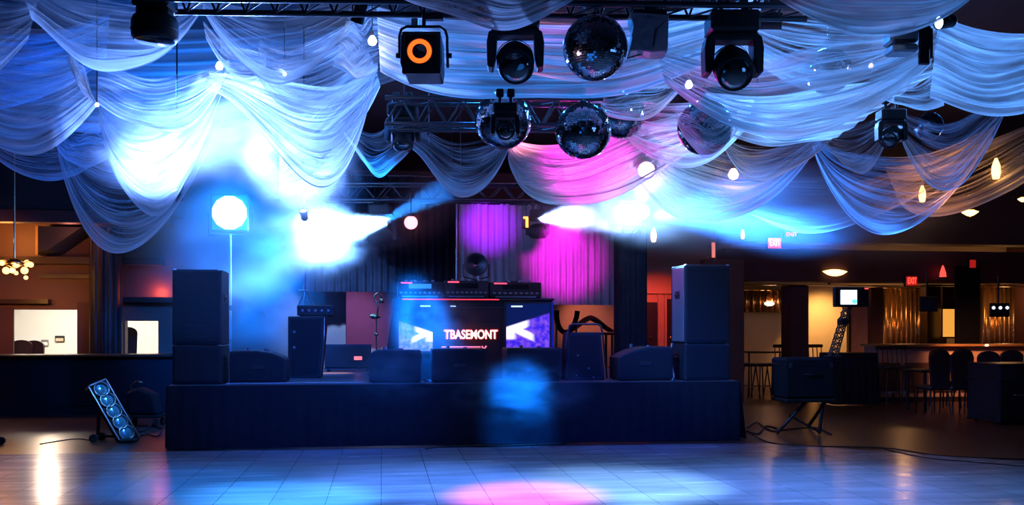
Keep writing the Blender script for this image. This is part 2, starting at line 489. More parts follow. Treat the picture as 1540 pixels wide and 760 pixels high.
# chandelier on the left
d = 15.0; c = W(22, 404, d); k = d / F
t = thing('chandelier', 'glowing cluster chandelier of clear globes at the left edge', 'chandelier', c)
MB().cyl((0, 0, .1), (0, 0, 2.1), .015, .015, 8).build('stem', M['brass'], t)
MB().lathe([(0, .16), (.06, .15), (.16, .08), (.06, .02), (0, .0)], 20).build('hub', M['brass'], t)
glow = emis('warm_bulb_glow', (1, .5, .16), 3.2)
glob = [(-24, 3), (-16, 8), (-14, -3), (-4, -6), (3, -4), (4, 6), (12, -2), (17, 7), (20, -4), (18, -14), (-8, 9), (11, 9)]
for i, (gx, gz) in enumerate(glob):
    gy = (i % 4 - 1.5) * .12
    arm = MB().tube([(0, 0, .06), (gx * k * .5, gy * .5, .12 - .004 * i), (gx * k, gy, gz * k + .07)], .008, 6).build('arm', M['brass'], t)
    MB().ball((gx * k, gy, gz * k), .034 + .012 * (i % 3), 12, 8).build('globe', glow, t)
light('SPOT', 'chandelier_light', W(14, 412, 14.6), (1, .34, .07), 210, .15, at(5, 420, YL), 80, .8)
light('POINT', 'chandelier_rear_light', W(5, 432, 16.2), (1, .42, .1), 21.0, .12)
light('POINT', 'ledge_light', at(240, 441, YL - .16), (1, .16, .07), 10, .03)
light('POINT', 'upper_cove_light', at(10, 362, YL - .7), (1, .42, .1), 40, .05)
light('POINT', 'left_soffit_light', at(105, 352, YL - 1.2), (1, .3, .2), 8.0, .1)

# ------------------------------------------------------------------ right rear: bar and booths
YR = 18.6
b = MB(); prect(b, 1090, 240, 1760, 372, YR + .3, .5); struct('wall_bulkhead_right', b, M['brown'])
b = MB(); prect(b, 1090, 374, 1760, 428, YR, .5); struct('trim_7', b, M['maroon'])
b = MB(); prect(b, 1100, 428, 1760, 433, YR - .03, .3); struct('trim_8', b, M['dark_wood'])
b = MB(); prect(b, 1060, 390, 1119, 640, YR - .5, .3, 0); struct('wall_pier_1', b, M['brown'])
b = MB(); prect(b, 1190, 430, 1216, 640, YR + .1, .5, 0); struct('wall_pier_2', b, M['maroon'])
b = MB(); prect(b, 1438, 400, 1474, 640, YR - .1, .06, 0); struct('wall_pier_3', b, M['dark_curtain'])
b = MB(); prect(b, 1310, 433, 1328, 640, YR + 2.2, .3, 0); struct('wall_pier_4', b, M['brown'])
YB = 22.6
b = MB(); prect(b, 1085, 300, 1800, 660, YB, .2, 0); struct('wall_back_right', b, M['cream'])
light('SPOT', 'bar_lamp_glow_1', at(1246, 424, YB - 1.0), (1, .50, .15), 260, .1, at(1243, 520, YB), 95, .9)
light('POINT', 'bar_lamp_glow_2', at(1160, 455, YB - .6), (1, .45, .2), 7, .1)
light('POINT', 'bar_lamp_glow_3', at(1360, 440, YB - .9), (1, .48, .16), 14.0, .12)
light('POINT', 'bar_lamp_glow_4', at(1510, 450, YB - .9), (1, .48, .16), 22.5, .12)
light('SPOT', 'bar_counter_glow', at(1475, 470, 16.6), (1, .40, .16), 160, .1, at(1475, 545, 17.7), 100, .9)
light('POINT', 'bar_floor_glow', at(1240, 560, 20.0), (1, .4, .18), 7.8, .1)

def panel(px0, py0, px1, py1, Y, m, name, label, cat, th=.05, ripples=0, floor=False):
    p = at(px0, py0, Y); q = at(px1, py1, Y); w = q.x - p.x; z0 = 0 if floor else q.z
    t = thing(name, label, cat, ((p.x + q.x) / 2, Y, z0)); h = p.z - z0
    if ripples:
        n = ripples * 6; vs = []
        for i in range(n + 1):
            x = -w / 2 + w * i / n; y = -.05 * math.sin(2 * PI * ripples * i / n) - .02 * math.sin(5.1 * i)
            vs += [(x, y, 0), (x, y, h), (x, y + .015, 0), (x, y + .015, h)]
        fs = []
        for i in range(n):
            a = 4 * i; c = a + 4
            fs += [(a, c, c + 1, a + 1), (a + 3, c + 3, c + 2, a + 2), (a + 1, c + 1, c + 3, a + 3), (a, a + 2, c + 2, c)]
        b = MB().add(vs, fs, None, True); b.build('cloth', m, t)
        MB().cyl((-w / 2 - .03, 0, h + .01), (w / 2 + .03, 0, h + .01), .02, .02, 8).build('rod', M['brass'], t)
    else:
        MB().box((0, 0, h / 2), (w, th, h), bev=.01).build('panel', m, t)
        b = MB()
        for x in (-w / 2, w / 2): b.box((x, -.01, h / 2), (.05, th + .03, h))
        for z in (0.025, h): b.box((0, -.01, z), (w, th + .03, .05))
        b.build('frame', M['dark_wood'], t)
    return t
panel(1119, 437, 1208, 470, YB - .5, M['gold'], 'foil_curtain', 'short coppery foil curtain above the left bar nook', 'curtain', ripples=9)
panel(1330, 434, 1390, 640, YB - .3, M['gold'], 'foil_curtain', 'gold foil curtain between the tripod monitor and the hanging dark screen', 'curtain', ripples=8, floor=True)
panel(1478, 428, 1560, 640, YB - .3, M['gold'], 'foil_curtain', 'bright gold foil curtain behind the screen at the right edge', 'curtain', ripples=11, floor=True)
panel(1276, 456, 1311, 640, YB - 1.6, M['peach'], 'booth_partition', 'mauve upright booth partition right of the tripod monitor', 'partition', .08, floor=True)
panel(1390, 430, 1416, 640, YB - .9, M['dark_wood'], 'bar_cabinet', 'tall dark cabinet left of the glowing yellow window', 'cabinet', .3, floor=True)
panel(1417, 430, 1438, 464, YB - 1.2, M['maroon'], 'maroon_panel', 'maroon panel above the glowing yellow window', 'panel', .05)
p = at(1415, 464, YB - 1.2); q = at(1438, 508, YB - 1.2)
t = thing('lit_window', 'small window glowing yellow behind the bar', 'window', ((p.x + q.x) / 2, YB - 1.2, q.z))
w_, h_ = q.x - p.x, p.z - q.z
MB().box((0, 0, h_ / 2), (w_, .03, h_)).build('pane', emis('yellow_window_light', (1, .42, .06), .9), t)
b = MB()
for x in (-w_ / 2, w_ / 2): b.box((x, -.02, h_ / 2), (.04, .06, h_ + .04))
for z in (0, h_): b.box((0, -.02, z), (w_ + .04, .06, .04))
b.build('frame', M['amber_wood'], t)

# flush ceiling lamp and sconces in the bar
lamp_glow = emis('bar_lamp_glow_glass', (1, .55, .18), 5)
def flush_lamp(px, py, w, h, d, label, s=1):
    k = d / F; c = W(px, py, d)
    t = thing('ceiling_lamp', label, 'lamp', c, -A)
    a, hh = w * k / 2, h * k
    MB().lathe([(0, -hh * .5), (a * .35, -hh * .42), (a * .8, -hh * .1), (a, hh * .1), (a * .5, hh * .3)], 24).build('shade', lamp_glow, t)
    MB().lathe([(0, hh * .3), (a * .55, hh * .3), (a * .5, hh * .55), (0, hh * .6)], 24).build('canopy', M['brass'], t)
    MB().ball((0, 0, -hh * .58), a * .09, 8, 6).build('finial', M['brass'], t)
flush_lamp(1247, 412, 54, 24, 20.0, 'golden dish ceiling lamp hanging above the tripod monitor')
flush_lamp(1459, 320, 24, 11, 17.0, 'small golden dish lamp hanging at the upper right, under the drapes')
flush_lamp(1538, 300, 14, 8, 17.0, 'dish lamp cut by the right edge, below the right drapes')
MB_stem = MB()
t = thing('globe_cluster_pendant', 'dark ball pendant hanging above the small golden dish lamp', 'pendant', W(1457, 291, 17.0))
for i, (x, z) in enumerate(((0, 0), (.03, -.14), (-.02, .12))):
    MB().ball((x, 0, z), .07 - .01 * i, 10, 8).build('globe', M['lens'], t)
MB().cyl((0, 0, .1), (0, 0, 1.2), .008, .008, 6).build('stem', M['black'], t)

def candle(px, py, h, d, label, col, st):
    k = d / F; hh = h * k / 2; r = .19 * h * k
    t = thing('candle_pendant', label, 'pendant lamp', W(px, py, d), 0, 'candle pendants around the hall')
    MB().lathe([(0, -hh), (r * .7, -hh * .95), (r, -hh * .4), (r * .9, hh * .2), (r * .35, hh * .8), (0, hh)], 16).build('bulb', emis('candle_glow', col, st), t)
    MB().cyl((0, 0, hh * .85), (0, 0, hh * 1.2), r * .6, r * .4, 10).build('cap', M['brass'], t)
    MB().cyl((0, 0, hh * 1.2), (0, 0, hh + 1.4), .006, .006, 6).build('cord', M['black'], t)
candle(1387, 291, 27, 15.5, 'amber candle pendant hanging right of centre in the right bay', (1, .5, .14), 6)
candle(1498, 253, 34, 13.5, 'largest amber candle pendant, hanging near the right edge', (1, .5, .14), 6)
candle(983, 353, 23, 16.5, 'slim amber candle pendant just right of the blue upright', (1, .5, .14), 4)
candle(1117, 352, 16, 18.0, 'faint amber candle pendant above the right speaker tower', (1, .5, .14), 2.5)
candle(680, 291, 28, 16.9, 'pale pink candle pendant above the stage, in the blue beam', (1, .6, .5), 5)
light('POINT', 'candle_light_right', W(1498, 262, 13.2), (1, .42, .10), 9, .08)
light('POINT', 'candle_light_inner', W(1387, 300, 15.2), (1, .42, .1), 8, .08)
light('POINT', 'dish_lamp_light', W(1459, 333, 16.8), (1, .42, .1), 7, .08)

# wall of red-lit doors behind the stage
YD = 20.5
b = MB(); prect(b, 440, 330, 1100, 640, YD, .2, 0); struct('wall_behind_stage', b, M['peach'])
def door(n, px0, px1, ytop):
    p = at(px0, ytop, YD - .03); q = at(px1, 600, YD - .03); w = q.x - p.x
    o = MB().box(((p.x + q.x) / 2, YD - .03, p.z / 2), (w, .06, p.z))
    d_ = struct('door_%d' % n, o, M['dark_wood'])
    return d_, p, q
for n_, (a_, b_, y_) in enumerate(((972, 988, 455), (1002, 1034, 450))):
    d_, p_, q_ = door(n_ + 1, a_, b_, y_)
    MB().ball((p_.x + .08, YD - .09, 1.3), .035, 10, 8).build('door_handle', M['brass'], d_)
b = MB()
for x in (970, 990, 1000, 1036):
    prect(b, x, 440, x + 3, 640, YD - .08, .08, 0)
prect(b, 966, 436, 1040, 442, YD - .1, .1)
struct('trim_9', b, M['peach'])
light('SPOT', 'red_door_light', at(985, 410, YD - 1.6), (1, .11, .06), 130, .1, at(990, 480, YD), 70, .8)
light('SPOT', 'rear_stage_wall_light', at(875, 450, YD - 1.4), (1, .36, .24), 60, .1, at(880, 490, YD), 60, .8)
light('SPOT', 'rear_stage_left_light', at(530, 450, YD - 1.4), (.32, .16, .8), 70, .1, at(530, 490, YD), 80, .8)

# red exit signs
red_face = emis('red_sign_light', (1, .07, .05), 1.7)
red_dim = emis('red_sign_dim_light', (1, .03, .02), .35)
white_red = emis('pale_red_letter_light', (1, .45, .35), 2.0)
def text_mesh(s, size, depth, m, name, parent, loc, rz=0.0, width=None, off=.02):
    cu = bpy.data.curves.new(name, 'FONT'); cu.body = s; cu.size = size; cu.extrude = depth
    cu.offset = size * off; cu.align_x = 'CENTER'; cu.align_y = 'CENTER'
    tmp = bpy.data.objects.new(name + '_text', cu); COL.objects.link(tmp)
    dg = bpy.context.evaluated_depsgraph_get()
    me = bpy.data.meshes.new_from_object(tmp.evaluated_get(dg)); me.name = name
    bpy.data.objects.remove(tmp); bpy.data.curves.remove(cu)
    xs = [v.co.x for v in me.vertices]; s_ = 1.0
    if width: s_ = width / (max(xs) - min(xs))
    me.transform(Matrix.Rotation(PI / 2, 4, 'X') @ Matrix.Diagonal((s_, 1, 1, 1)))
    me.materials.clear(); me.materials.append(m)
    o = bpy.data.objects.new(name, me); COL.objects.link(o); o.parent = parent; o.location = loc; o.rotation_euler = (0, 0, rz)
    return o
def exit_sign(px, py, w, h, Y, label, face, let, mode):
    c = at(px, py, Y); k = (Y / math.cos(A)) * 1.06 / F
    t = thing('exit_sign', label, 'sign', c)
    a, hh = w * k, h * k
    MB().box((0, .05, 0), (a + .04, .08, hh + .04), bev=.01).build('housing', M['black_soft'], t)
    if mode:
        MB().box((0, 0, 0), (a, .03, hh), bev=.004).build('face', face, t)
    if let: text_mesh('EXIT', hh * .95, .006, let, 'lettering', t, (0, -.02, 0), width=a * .85)
exit_sign(1165, 366, 19, 15, 18.5, 'bright red exit sign low on the right bulkhead, under the haze', red_face, white_red, True)
exit_sign(1190, 353, 20, 8, 18.85, 'red letters of an exit sign up and right of the bright red sign', None, red_face, False)
exit_sign(1371, 423, 17, 14, 18.5, 'dim red exit sign above the gold foil curtain', red_dim, red_face, True)
exit_sign(1463, 397, 9, 12, 18.4, 'dark red little sign highest at the far right', red_dim, None, True)
t = thing('wall_lamp', 'pointed red warning lamp right of the dim red exit sign', 'lamp', at(1418, 410, 18.45))
MB().lathe([(0, -.1), (.07, -.1), (.06, .0), (.02, .13), (0, .16)], 12).build('dome', red_face, t)
MB().cyl((0, 0, -.16), (0, 0, -.1), .08, .08, 12).build('base', M['black'], t)
t = thing('wall_light_tube', 'slim pink-red light tube on the wall above the right speaker tower', 'lamp', at(1073, 377, 18.0))
MB().cyl((0, 0, -.14), (0, 0, .16), .035, .035, 10).build('tube', emis('pink_tube_light', (1, .25, .2), .9), t)
MB().box((0, .05, 0), (.06, .06, .36), bev=.01).build('bracket', M['black'], t)
# lit box sign and counter lamps of the left nook
t = thing('lit_counter_sign', 'white and red glowing sign at the left nook of the bar', 'sign', at(1194, 467, YB - 1.4))
MB().box((0, 0, 0), (.42, .06, .14), bev=.02).build('light_box', emis('pale_sign_light', (1, .72, .6), 3.2), t)
MB().box((.02, -.01, .16), (.2, .06, .2), bev=.02).build('upper_box', emis('amber_sign_light', (1, .6, .25), 1.6), t)
MB().cyl((0, .02, -.08), (0, .02, -.6), .02, .02, 8).build('post', M['black'], t)
t = thing('shelf_lamp', 'warm lamp glowing at the left end of the slanting nook rail', 'lamp', at(1157, 457, YB - 1.3))
MB().ball((0, 0, 0), (.13, .06, .055), 12, 8).build('bulb', emis('warm_shelf_light', (1, .7, .4), 4), t)
MB().cyl((0, 0, -.06), (0, 0, -.12), .05, .07, 10).build('base', M['brass'], t)
# ------------------------------------------------------------------ stage
SX0, SX1, SY0, SY1, SZ = -2.62, 4.78, 12.0, 16.2, .80
t = thing('stage', 'low stage platform wrapped in a black cloth skirt', 'stage', ((SX0 + SX1) / 2, SY0, 0))
sw = SX1 - SX0
deck_m = mat('stage_deck_paint', (.10, .10, .11), .35, noise=.3, nscale=3)
MB().box((0, (SY1 - SY0) / 2, SZ - .05), (sw, SY1 - SY0, .1), bev=.012).build('deck', deck_m, t)
def pleat(path, z1, amp, flare, n):
    vs = []; fs = []; N_ = 0
    tot = sum((Vector(path[i + 1]) - Vector(path[i])).length for i in range(len(path) - 1))
    cnt = 0
    for i in range(len(path) - 1):
        p, q = Vector(path[i]), Vector(path[i + 1]); L_ = (q - p).length; m = max(2, int(n * L_ / tot)); nr = Vector((q.y - p.y, p.x - q.x)).normalized()
        for j in range(m + (1 if i == len(path) - 2 else 0)):
            c = p + (q - p) * (j / m); s_ = math.sin(cnt * 1.05) * amp + math.sin(cnt * .31) * amp * .8; cnt += 1
            for z, fl_ in ((z1, 0), (z1 * .5, .5), (.01, 1)):
                o = c + nr * (.012 + s_ * fl_ + flare * fl_)
                vs.append((o.x, o.y, z))
    m = len(vs) // 3
    for i in range(m - 1):
        for r in range(2):
            fs.append((3 * i + r, 3 * i + r + 1, 3 * i + 3 + r + 1, 3 * i + 3 + r))
    return MB().add(vs, fs, None, True)
D = SY1 - SY0
pleat([(-sw / 2, D), (-sw / 2, 0)], SZ - .01, .008, .02, 70).build('skirt', M['skirt'], t)
pleat([(-sw / 2, 0), (sw / 2, 0)], SZ - .01, .008, .02, 260).build('skirt', M['skirt'], t)
pleat([(sw / 2, 0), (sw / 2, D)], SZ - .01, .01, .09, 70).build('skirt', M['skirt'], t)
MB().box((0, 0.004, SZ - .012), (sw + .01, .02, .02)).build('front_edge', M['dark_steel'], t)

def speaker_box(px0, px1, zt, zb, Y, dep, name, label, cat, handles=True, lines=0):
    p = at(px0, 500, Y); q = at(px1, 500, Y); w = q.x - p.x; h = zt - zb
    t = thing(name, label, cat, ((p.x + q.x) / 2, Y + dep / 2, zb))
    MB().box((0, 0, h / 2), (w, dep, h - .006), bev=.014).build('cabinet', M['speaker'], t)
    b = MB(); b.box((0, -dep / 2 - .006, h / 2), (w - .05, .014, h - .07), bev=.005)
    b.build('grille', M['grille'], t)
    b = MB()
    for i in range(lines):
        z = h * .1 + i * .07
        b.box((0, -dep / 2 - .014, z), (w * .45, .006, .008))
    if lines: b.build('vent_slots', M['dark_steel'], t)
    if handles:
        for s_ in (-1, 1):
            b = MB(); x = s_ * (w / 2 + .004)
            b.box((x, 0, h * .62), (.008, .2, .11), bev=.003); b.cyl((x + s_ * .014, -.08, h * .62), (x + s_ * .014, .08, h * .62), .011, n=8)
            b.build('handle', M['black_soft'], t)
    b = MB()
    for sx in (-1, 1):
        for sy in (-1, 1): b.box((sx * (w / 2 - .03), sy * (dep / 2 - .03), h - .012), (.05, .05, .03), bev=.01)
    b.build('corner_cap', M['case_edge'], t)
    return t
YT = 12.1
zl = at(296, 405, YT).z; zr = at(1060, 398, YT).z
speaker_box(259, 333, .80 + .50, .80, YT, .62, 'subwoofer', 'black subwoofer under the left speaker tower, at the front left stage corner', 'speaker', lines=0)
speaker_box(259, 333, zl, 1.30, YT, .60, 'loudspeaker', 'tall black loudspeaker topping the left tower, front left stage corner', 'speaker', lines=3)
zs = at(1060, 517, YT).z
speaker_box(1030, 1098, zs, .80, YT, .62, 'subwoofer', 'black subwoofer under the right speaker tower, at the front right stage corner', 'speaker')
T_ = speaker_box(1030, 1098, zr, zs, YT, .60, 'loudspeaker', 'tall black loudspeaker topping the right tower, front right stage corner', 'speaker')

def added_side_plate(T_, s_, h):
    w_ = max(v.co.x for v in T_.children[0].data.vertices)
    b = MB().box((s_ * (w_ + .003), -.02, h / 2), (.008, .5, h - .06), bev=.002)
    b.build('added_side_plate', M['silver_case'], T_)['label'] = 'pale metal plate added to brighten the tower side'
added_side_plate(T_, -1, zr - zs)  # plate added so the tower's inner side reads bright under the blue wash
def wedge(px0, px1, ptop, Y, prof, label, dep=.5):
    """prof: list of (u, v) outline of the top from left to right, u 0..1, v 0..1"""
    p = at(px0, ptop, Y); q = at(px1, 570, Y); w = q.x - p.x; h = p.z - SZ
    t = thing('floor_monitor', label, 'speaker', ((p.x + q.x) / 2, Y, SZ), 0, 'floor monitors along the stage front')
    poly = [(-w / 2, .012)] + [(-w / 2 + u * w, v * h) for u, v in prof] + [(w / 2, .012)]
    MB().prism(poly[::-1], 0, dep).build('cabinet', M['speaker'], t, bevel=.012)
    zc = [(-w / 2 + .025, .04)] + [(-w / 2 + .025 + u * (w - .05), v * (h - .03)) for u, v in prof] + [(w / 2 - .025, .04)]
    MB().prism(zc[::-1], -.012, .002).build('front_panel', M['grille'], t)
    b = MB(); b.box((0, -.016, h * .5), (.16, .012, .06), bev=.005); b.build('handle', M['black_soft'], t)
    b = MB(); b.cyl((-w * .2, dep * .4, h - .01), (-w * .2, dep * .4, h + .035), .025, n=10); b.cyl((w * .12, dep * .4, h * .98), (w * .12, dep * .4, h + .02), .03, n=10); b.build('connector', M['steel'], t)
    b = MB()
    for x in (-w / 2 + .05, w / 2 - .05):
        for y in (.05, dep - .05): b.cyl((x, y, 0), (x, y, .02), .02, n=8)
    b.build('foot', M['rubber'], t)
    return t
wedge(345, 430, 528, 12.2, [(0, .97), (.06, 1), (.5, 1), (.75, .93), (.92, .82), (1, .72)], 'black floor monitor beside the left speaker tower, curved down to its right')
wedge(555, 633, 527, 12.2, [(0, .8), (.05, .93), (.16, 1), (1, 1)], 'black floor monitor veiled by blue smoke, left of the booth front')
wedge(650, 733, 525, 12.2, [(0, .98), (.02, 1), (.98, 1), (1, .98)], 'black boxy floor monitor below the red glowing lettering')
wedge(762, 845, 524, 12.2, [(0, .98), (.02, 1), (.98, 1), (1, .98)], 'black boxy floor monitor below the purple screen')
wedge(930, 1012, 522, 12.2, [(0, .68), (.1, .78), (.3, .91), (.55, 1), (.97, 1), (1, .96)], 'black floor monitor beside the right speaker tower, rising in a curve from its left')

# tapered cabinet right of the booth, with tube rails
Y = 12.45
p = at(849, 500, Y); q = at(910, 570, Y); h = p.z - SZ; w = q.x - p.x
t = thing('tapered_speaker', 'black tapered cabinet with tube rails, right of the purple screen', 'speaker', ((p.x + q.x) / 2, Y, SZ))
MB().prism([(-w / 2, 0), (-w * .4, h), (w * .4, h), (w / 2, 0)][::-1], 0, .4).build('cabinet', M['speaker'], t, bevel=.015)
b = MB(); b.prism([(-w * .42, .05), (-w * .34, h - .05), (w * .34, h - .05), (w * .42, .05)][::-1], -.012, .002); b.build('grille', M['grille'], t)
for s_ in (-1, 1):
    MB().tube([(s_ * (w / 2 + .02), -.02, .02), (s_ * (w * .4 + .015), -.02, h), (s_ * (w * .38), -.02, h + .09), (s_ * w * .3, -.02, h + .11)], .014, 8).build('rail', M['dark_steel'], t)
MB().cyl((-w * .3, -.02, h + .11), (w * .3, -.02, h + .11), .014).build('rail', M['dark_steel'], t)
b = MB()
for x, z in ((-.1, h * .52), (.05, h * .25), (.12, h * .06), (-.12, h * .1)): b.cyl((x, -.02, z), (x, -.01, z), .012, n=8)
b.build('screw', M['steel'], t)

# tall speaker left rear of the stage, amplifier and bare stand on top
Y = 13.5
p = at(433, 476, Y); q = at(490, 570, Y); h = p.z - SZ; w = q.x - p.x
t = thing('stage_speaker', 'tall dark loudspeaker with a curved side, left of the lit stage floor', 'speaker', ((p.x + q.x) / 2, Y, SZ))
MB().prism([(-w / 2, 0), (-w / 2, h), (w * .44, h), (w / 2, h - .05), (w * .46, h * .6), (w * .36, 0)][::-1], 0, .5).build('cabinet', M['speaker'], t, bevel=.012)
MB().prism([(-w * .42, .05), (-w * .42, h - .05), (w * .36, h - .05), (w * .36, h * .6), (w * .27, .05)][::-1], -.012, .002).build('grille', M['grille'], t)
b = MB(); b.tube([(w * .47, -.01, h - .02), (w * .45, -.01, h * .6), (w * .36, -.01, .02)], .01, 6); b.build('edge_trim', M['case_edge'], t)
b = MB()
for z in (h * .75, h * .5): b.cyl((-w * .33, -.02, z), (-w * .33, -.01, z), .02, n=10)
b.build('knob', M['steel'], t)
zt = SZ + h
t = thing('amplifier', 'dark amplifier box lying on the tall stage speaker', 'amplifier', (at(474, 470, Y).x, Y + .25, zt))
MB().box((0, 0, .085), (.52, .36, .15), bev=.01).build('case', M['black_soft'], t)
b = MB()
for i in range(5): b.cyl((-.18 + i * .09, -.18, .085), (-.18 + i * .09, -.2, .085), .018, n=10)
b.build('knob', M['steel'], t)
b = MB()
for x in (-.2, .2):
    for y in (-.13, .13): b.cyl((x, y, 0), (x, y, .015), .02, n=8)
b.build('foot', M['rubber'], t)
t = thing('cymbal_stand', 'bright little metal stand glinting on the amplifier at stage left', 'stand', (at(457, 470, Y).x, Y + .22, zt + .16))
MB().cyl((0, 0, .2), (0, 0, .47), .01, n=8).build('pole', M['steel'], t)
for a in range(3):
    w_ = 2 * PI * a / 3 + .4
    MB().cyl((0, 0, .22), (.13 * math.cos(w_), .13 * math.sin(w_), .005), .008, n=8).build('leg', M['steel'], t)
MB().cyl((-.1, 0, .215), (.04, 0, .215), .01, n=8).build('crossbar', M['steel'], t)

# low road case with red display at the back of the stage
Y = 15.5
p = at(488, 519, Y); q = at(558, 558, Y); w = q.x - p.x; h = p.z - SZ
t = thing('road_case', 'low dark road case with a red display at the back of the stage', 'case', ((p.x + q.x) / 2, Y, SZ))
MB().box((0, .2, h / 2 + .03), (w, .4, h - .06), bev=.012).build('case', M['black_soft'], t)
MB().box((w * .22, -.008, h * .5), (.13, .02, .06), bev=.004).build('display', emis('red_display_light', (1, .2, .2), 1.2), t)
for z in (.05, h): MB().box((0, .2, z - .01), (w + .014, .414, .025)).build('edge_trim', M['dark_steel'], t)
for sx in (-1, 1):
    for sy in (.06, .34):
        MB().cyl((sx * w * .42 - .02, sy, .03), (sx * w * .42 + .02, sy, .03), .03, n=10).build('wheel', M['rubber'], t)

# gooseneck lamp
Y = 14.2; base = at(566, 560, Y)
k = Y / F * 1.0
t = thing('gooseneck_lamp', 'shiny brass gooseneck lamp on a stand left of the booth', 'lamp', (base.x, Y, SZ))
zz = lambda py: at(566, py, Y).z - SZ
MB().lathe([(0, 0), (.14, 0), (.14, .015), (.03, .04), (0, .04)], 20).build('base', M['black'], t)
MB().cyl((0, 0, .03), (0, 0, zz(477)), .011, n=8).build('pole', M['brass'], t)
pts = [(0, 0, zz(477)), (.03, 0, zz(462)), (-.02, 0, zz(452)), (-.03, 0, zz(445)), (.02, 0, zz(440)), (.07, 0, zz(443)), (.075, 0, zz(450))]
MB().tube(pts, .014, 8).build('neck', M['brass'], t)
MB().lathe([(.02, .03), (.05, -.04), (.045, -.04), (0, .02)], 16, Matrix.Translation((.075, 0, zz(452)))).build('shade', M['brass'], t)
b = MB(); b.ball((-.02, 0, zz(476)), (.09, .05, .045), 12, 8); b.ball((0, 0, zz(503)), .035, 10, 8); b.build('joint', M['brass'], t)

# ------------------------------------------------------------------ booth
d = 13.0; c = W(713, 575, d); YBo = c.y; cx = at(713, 500, YBo).x
k = (at(813, 500, YBo).x - at(613, 500, YBo).x) / 200.0
t = thing('dj_booth', 'black booth desk with two screens and red glowing lettering', 'dj booth', (cx, YBo, SZ))
ht = at(713, 452, YBo).z - SZ
X = lambda px: (px - 713) * k
Z = lambda py: at(713, py, YBo).z - SZ
b = MB(); b.prism([(X(578), 0), (X(594), ht), (X(832), ht), (X(832), 0)][::-1], 0, .8); b.build('body', M['black_soft'], t, bevel=.01)
MB().box((X(713), .38, ht + .015), (X(834) - X(592), .9, .03), bev=.008).build('desk_top', M['black'], t)
b = MB(); b.box((X(655), -.012, Z(515)), (.02, .02, ht * .98)); b.box((X(758), -.012, Z(515)), (.03, .025, ht * .98)); b.box((X(706), -.012, Z(463)), (X(757) - X(656), .02, .02)); b.box((X(706), -.012, Z(487)), (X(757) - X(656), .015, .012))
b.build('panel_seams', M['dark_steel'], t)
def screen_mat(name, mirror):
    m = bpy.data.materials.new(name); m.use_nodes = True
    nt = m.node_tree; N = nt.nodes; L = nt.links; bs = N['Principled BSDF']
    bs.inputs['Base Color'].default_value = (.01, .01, .015, 1); bs.inputs['Roughness'].default_value = .15
    tc = N.new('ShaderNodeTexCoord'); sp = N.new('ShaderNodeSeparateXYZ'); L.new(tc.outputs['Generated'], sp.inputs[0])
    def mth(op, a, bb, c=None, cl=False):
        n = N.new('ShaderNodeMath'); n.operation = op; n.use_clamp = cl
        for i, v in enumerate((a, bb, c)):
            if v is None: continue
            if isinstance(v, (int, float)): n.inputs[i].default_value = v
            else: L.new(v, n.inputs[i])
        return n.outputs[0]
    x = sp.outputs['X']; z = sp.outputs['Z']
    if mirror: x = mth('SUBTRACT', 1.0, x)
    def soft(v, w): return mth('MULTIPLY_ADD', v, 1 / w, .5, True)
    nz = N.new('ShaderNodeTexNoise'); nz.inputs['Scale'].default_value = 9; nz.inputs['Detail'].default_value = 5; L.new(tc.outputs['Generated'], nz.inputs['Vector'])
    top = mth('MULTIPLY_ADD', x, .30, .50)
    below = soft(mth('SUBTRACT', top, z), .04)
    arm1 = mth('MULTIPLY', soft(mth('SUBTRACT', z, mth('MULTIPLY_ADD', x, .42, .30)), .05), soft(mth('SUBTRACT', .5, x), .12))
    u1 = mth('MULTIPLY', soft(mth('SUBTRACT', mth('MULTIPLY_ADD', x, -.42, .62), z), .05), mth('MULTIPLY', soft(mth('SUBTRACT', z, mth('MULTIPLY_ADD', x, -.42, .47)), .05), soft(mth('SUBTRACT', .62, x), .1)))
    left = mth('MULTIPLY', soft(mth('SUBTRACT', .2, x), .1), soft(mth('SUBTRACT', z, .25), .05))
    beam = mth('MULTIPLY', mth('MAXIMUM', mth('MAXIMUM', arm1, u1), left), below)
    c1 = N.new('ShaderNodeMix'); c1.data_type = 'RGBA'
    c1.inputs['A'].default_value = (.05, .02, .95, 1); c1.inputs['B'].default_value = (.28, .10, .95, 1)
    if mirror: c1.inputs['A'].default_value = (.10, .25, .95, 1); c1.inputs['B'].default_value = (.45, .5, .95, 1)
    rp = N.new('ShaderNodeMapRange'); rp.inputs['From Min'].default_value = .4; rp.inputs['From Max'].default_value = .65; L.new(nz.outputs['Fac'], rp.inputs['Value'])
    L.new(rp.outputs[0], c1.inputs['Factor'])
    c2 = N.new('ShaderNodeMix'); c2.data_type = 'RGBA'; c2.inputs['A'].default_value = (.002, .01, .10, 1)
    L.new(below, c2.inputs['Factor']); L.new(c1.outputs['Result'], c2.inputs['B'])
    c3 = N.new('ShaderNodeMix'); c3.data_type = 'RGBA'; c3.inputs['B'].default_value = (1.5, 1.4, 1.6, 1)
    L.new(beam, c3.inputs['Factor']); L.new(c2.outputs['Result'], c3.inputs['A'])
    L.new(c3.outputs['Result'], bs.inputs['Emission Color']); bs.inputs['Emission Strength'].default_value = .9
    return m
def booth_screen(px0, px1, py0, py1, m, lab):
    xa, xb = X(px0), X(px1); za, zb = Z(py1), Z(py0)
    o = MB().box(((xa + xb) / 2, -.02, (za + zb) / 2), (xb - xa, .03, zb - za)).build('screen', m, t)
    o['label'] = lab
    b = MB()
    for x in (xa - .015, xb + .015): b.box((x, -.02, (za + zb) / 2), (.03, .05, zb - za + .06))
    for z in (za - .015, zb + .015): b.box(((xa + xb) / 2, -.02, z), (xb - xa, .05, .03))
    b.build('screen_frame', M['black'], o)
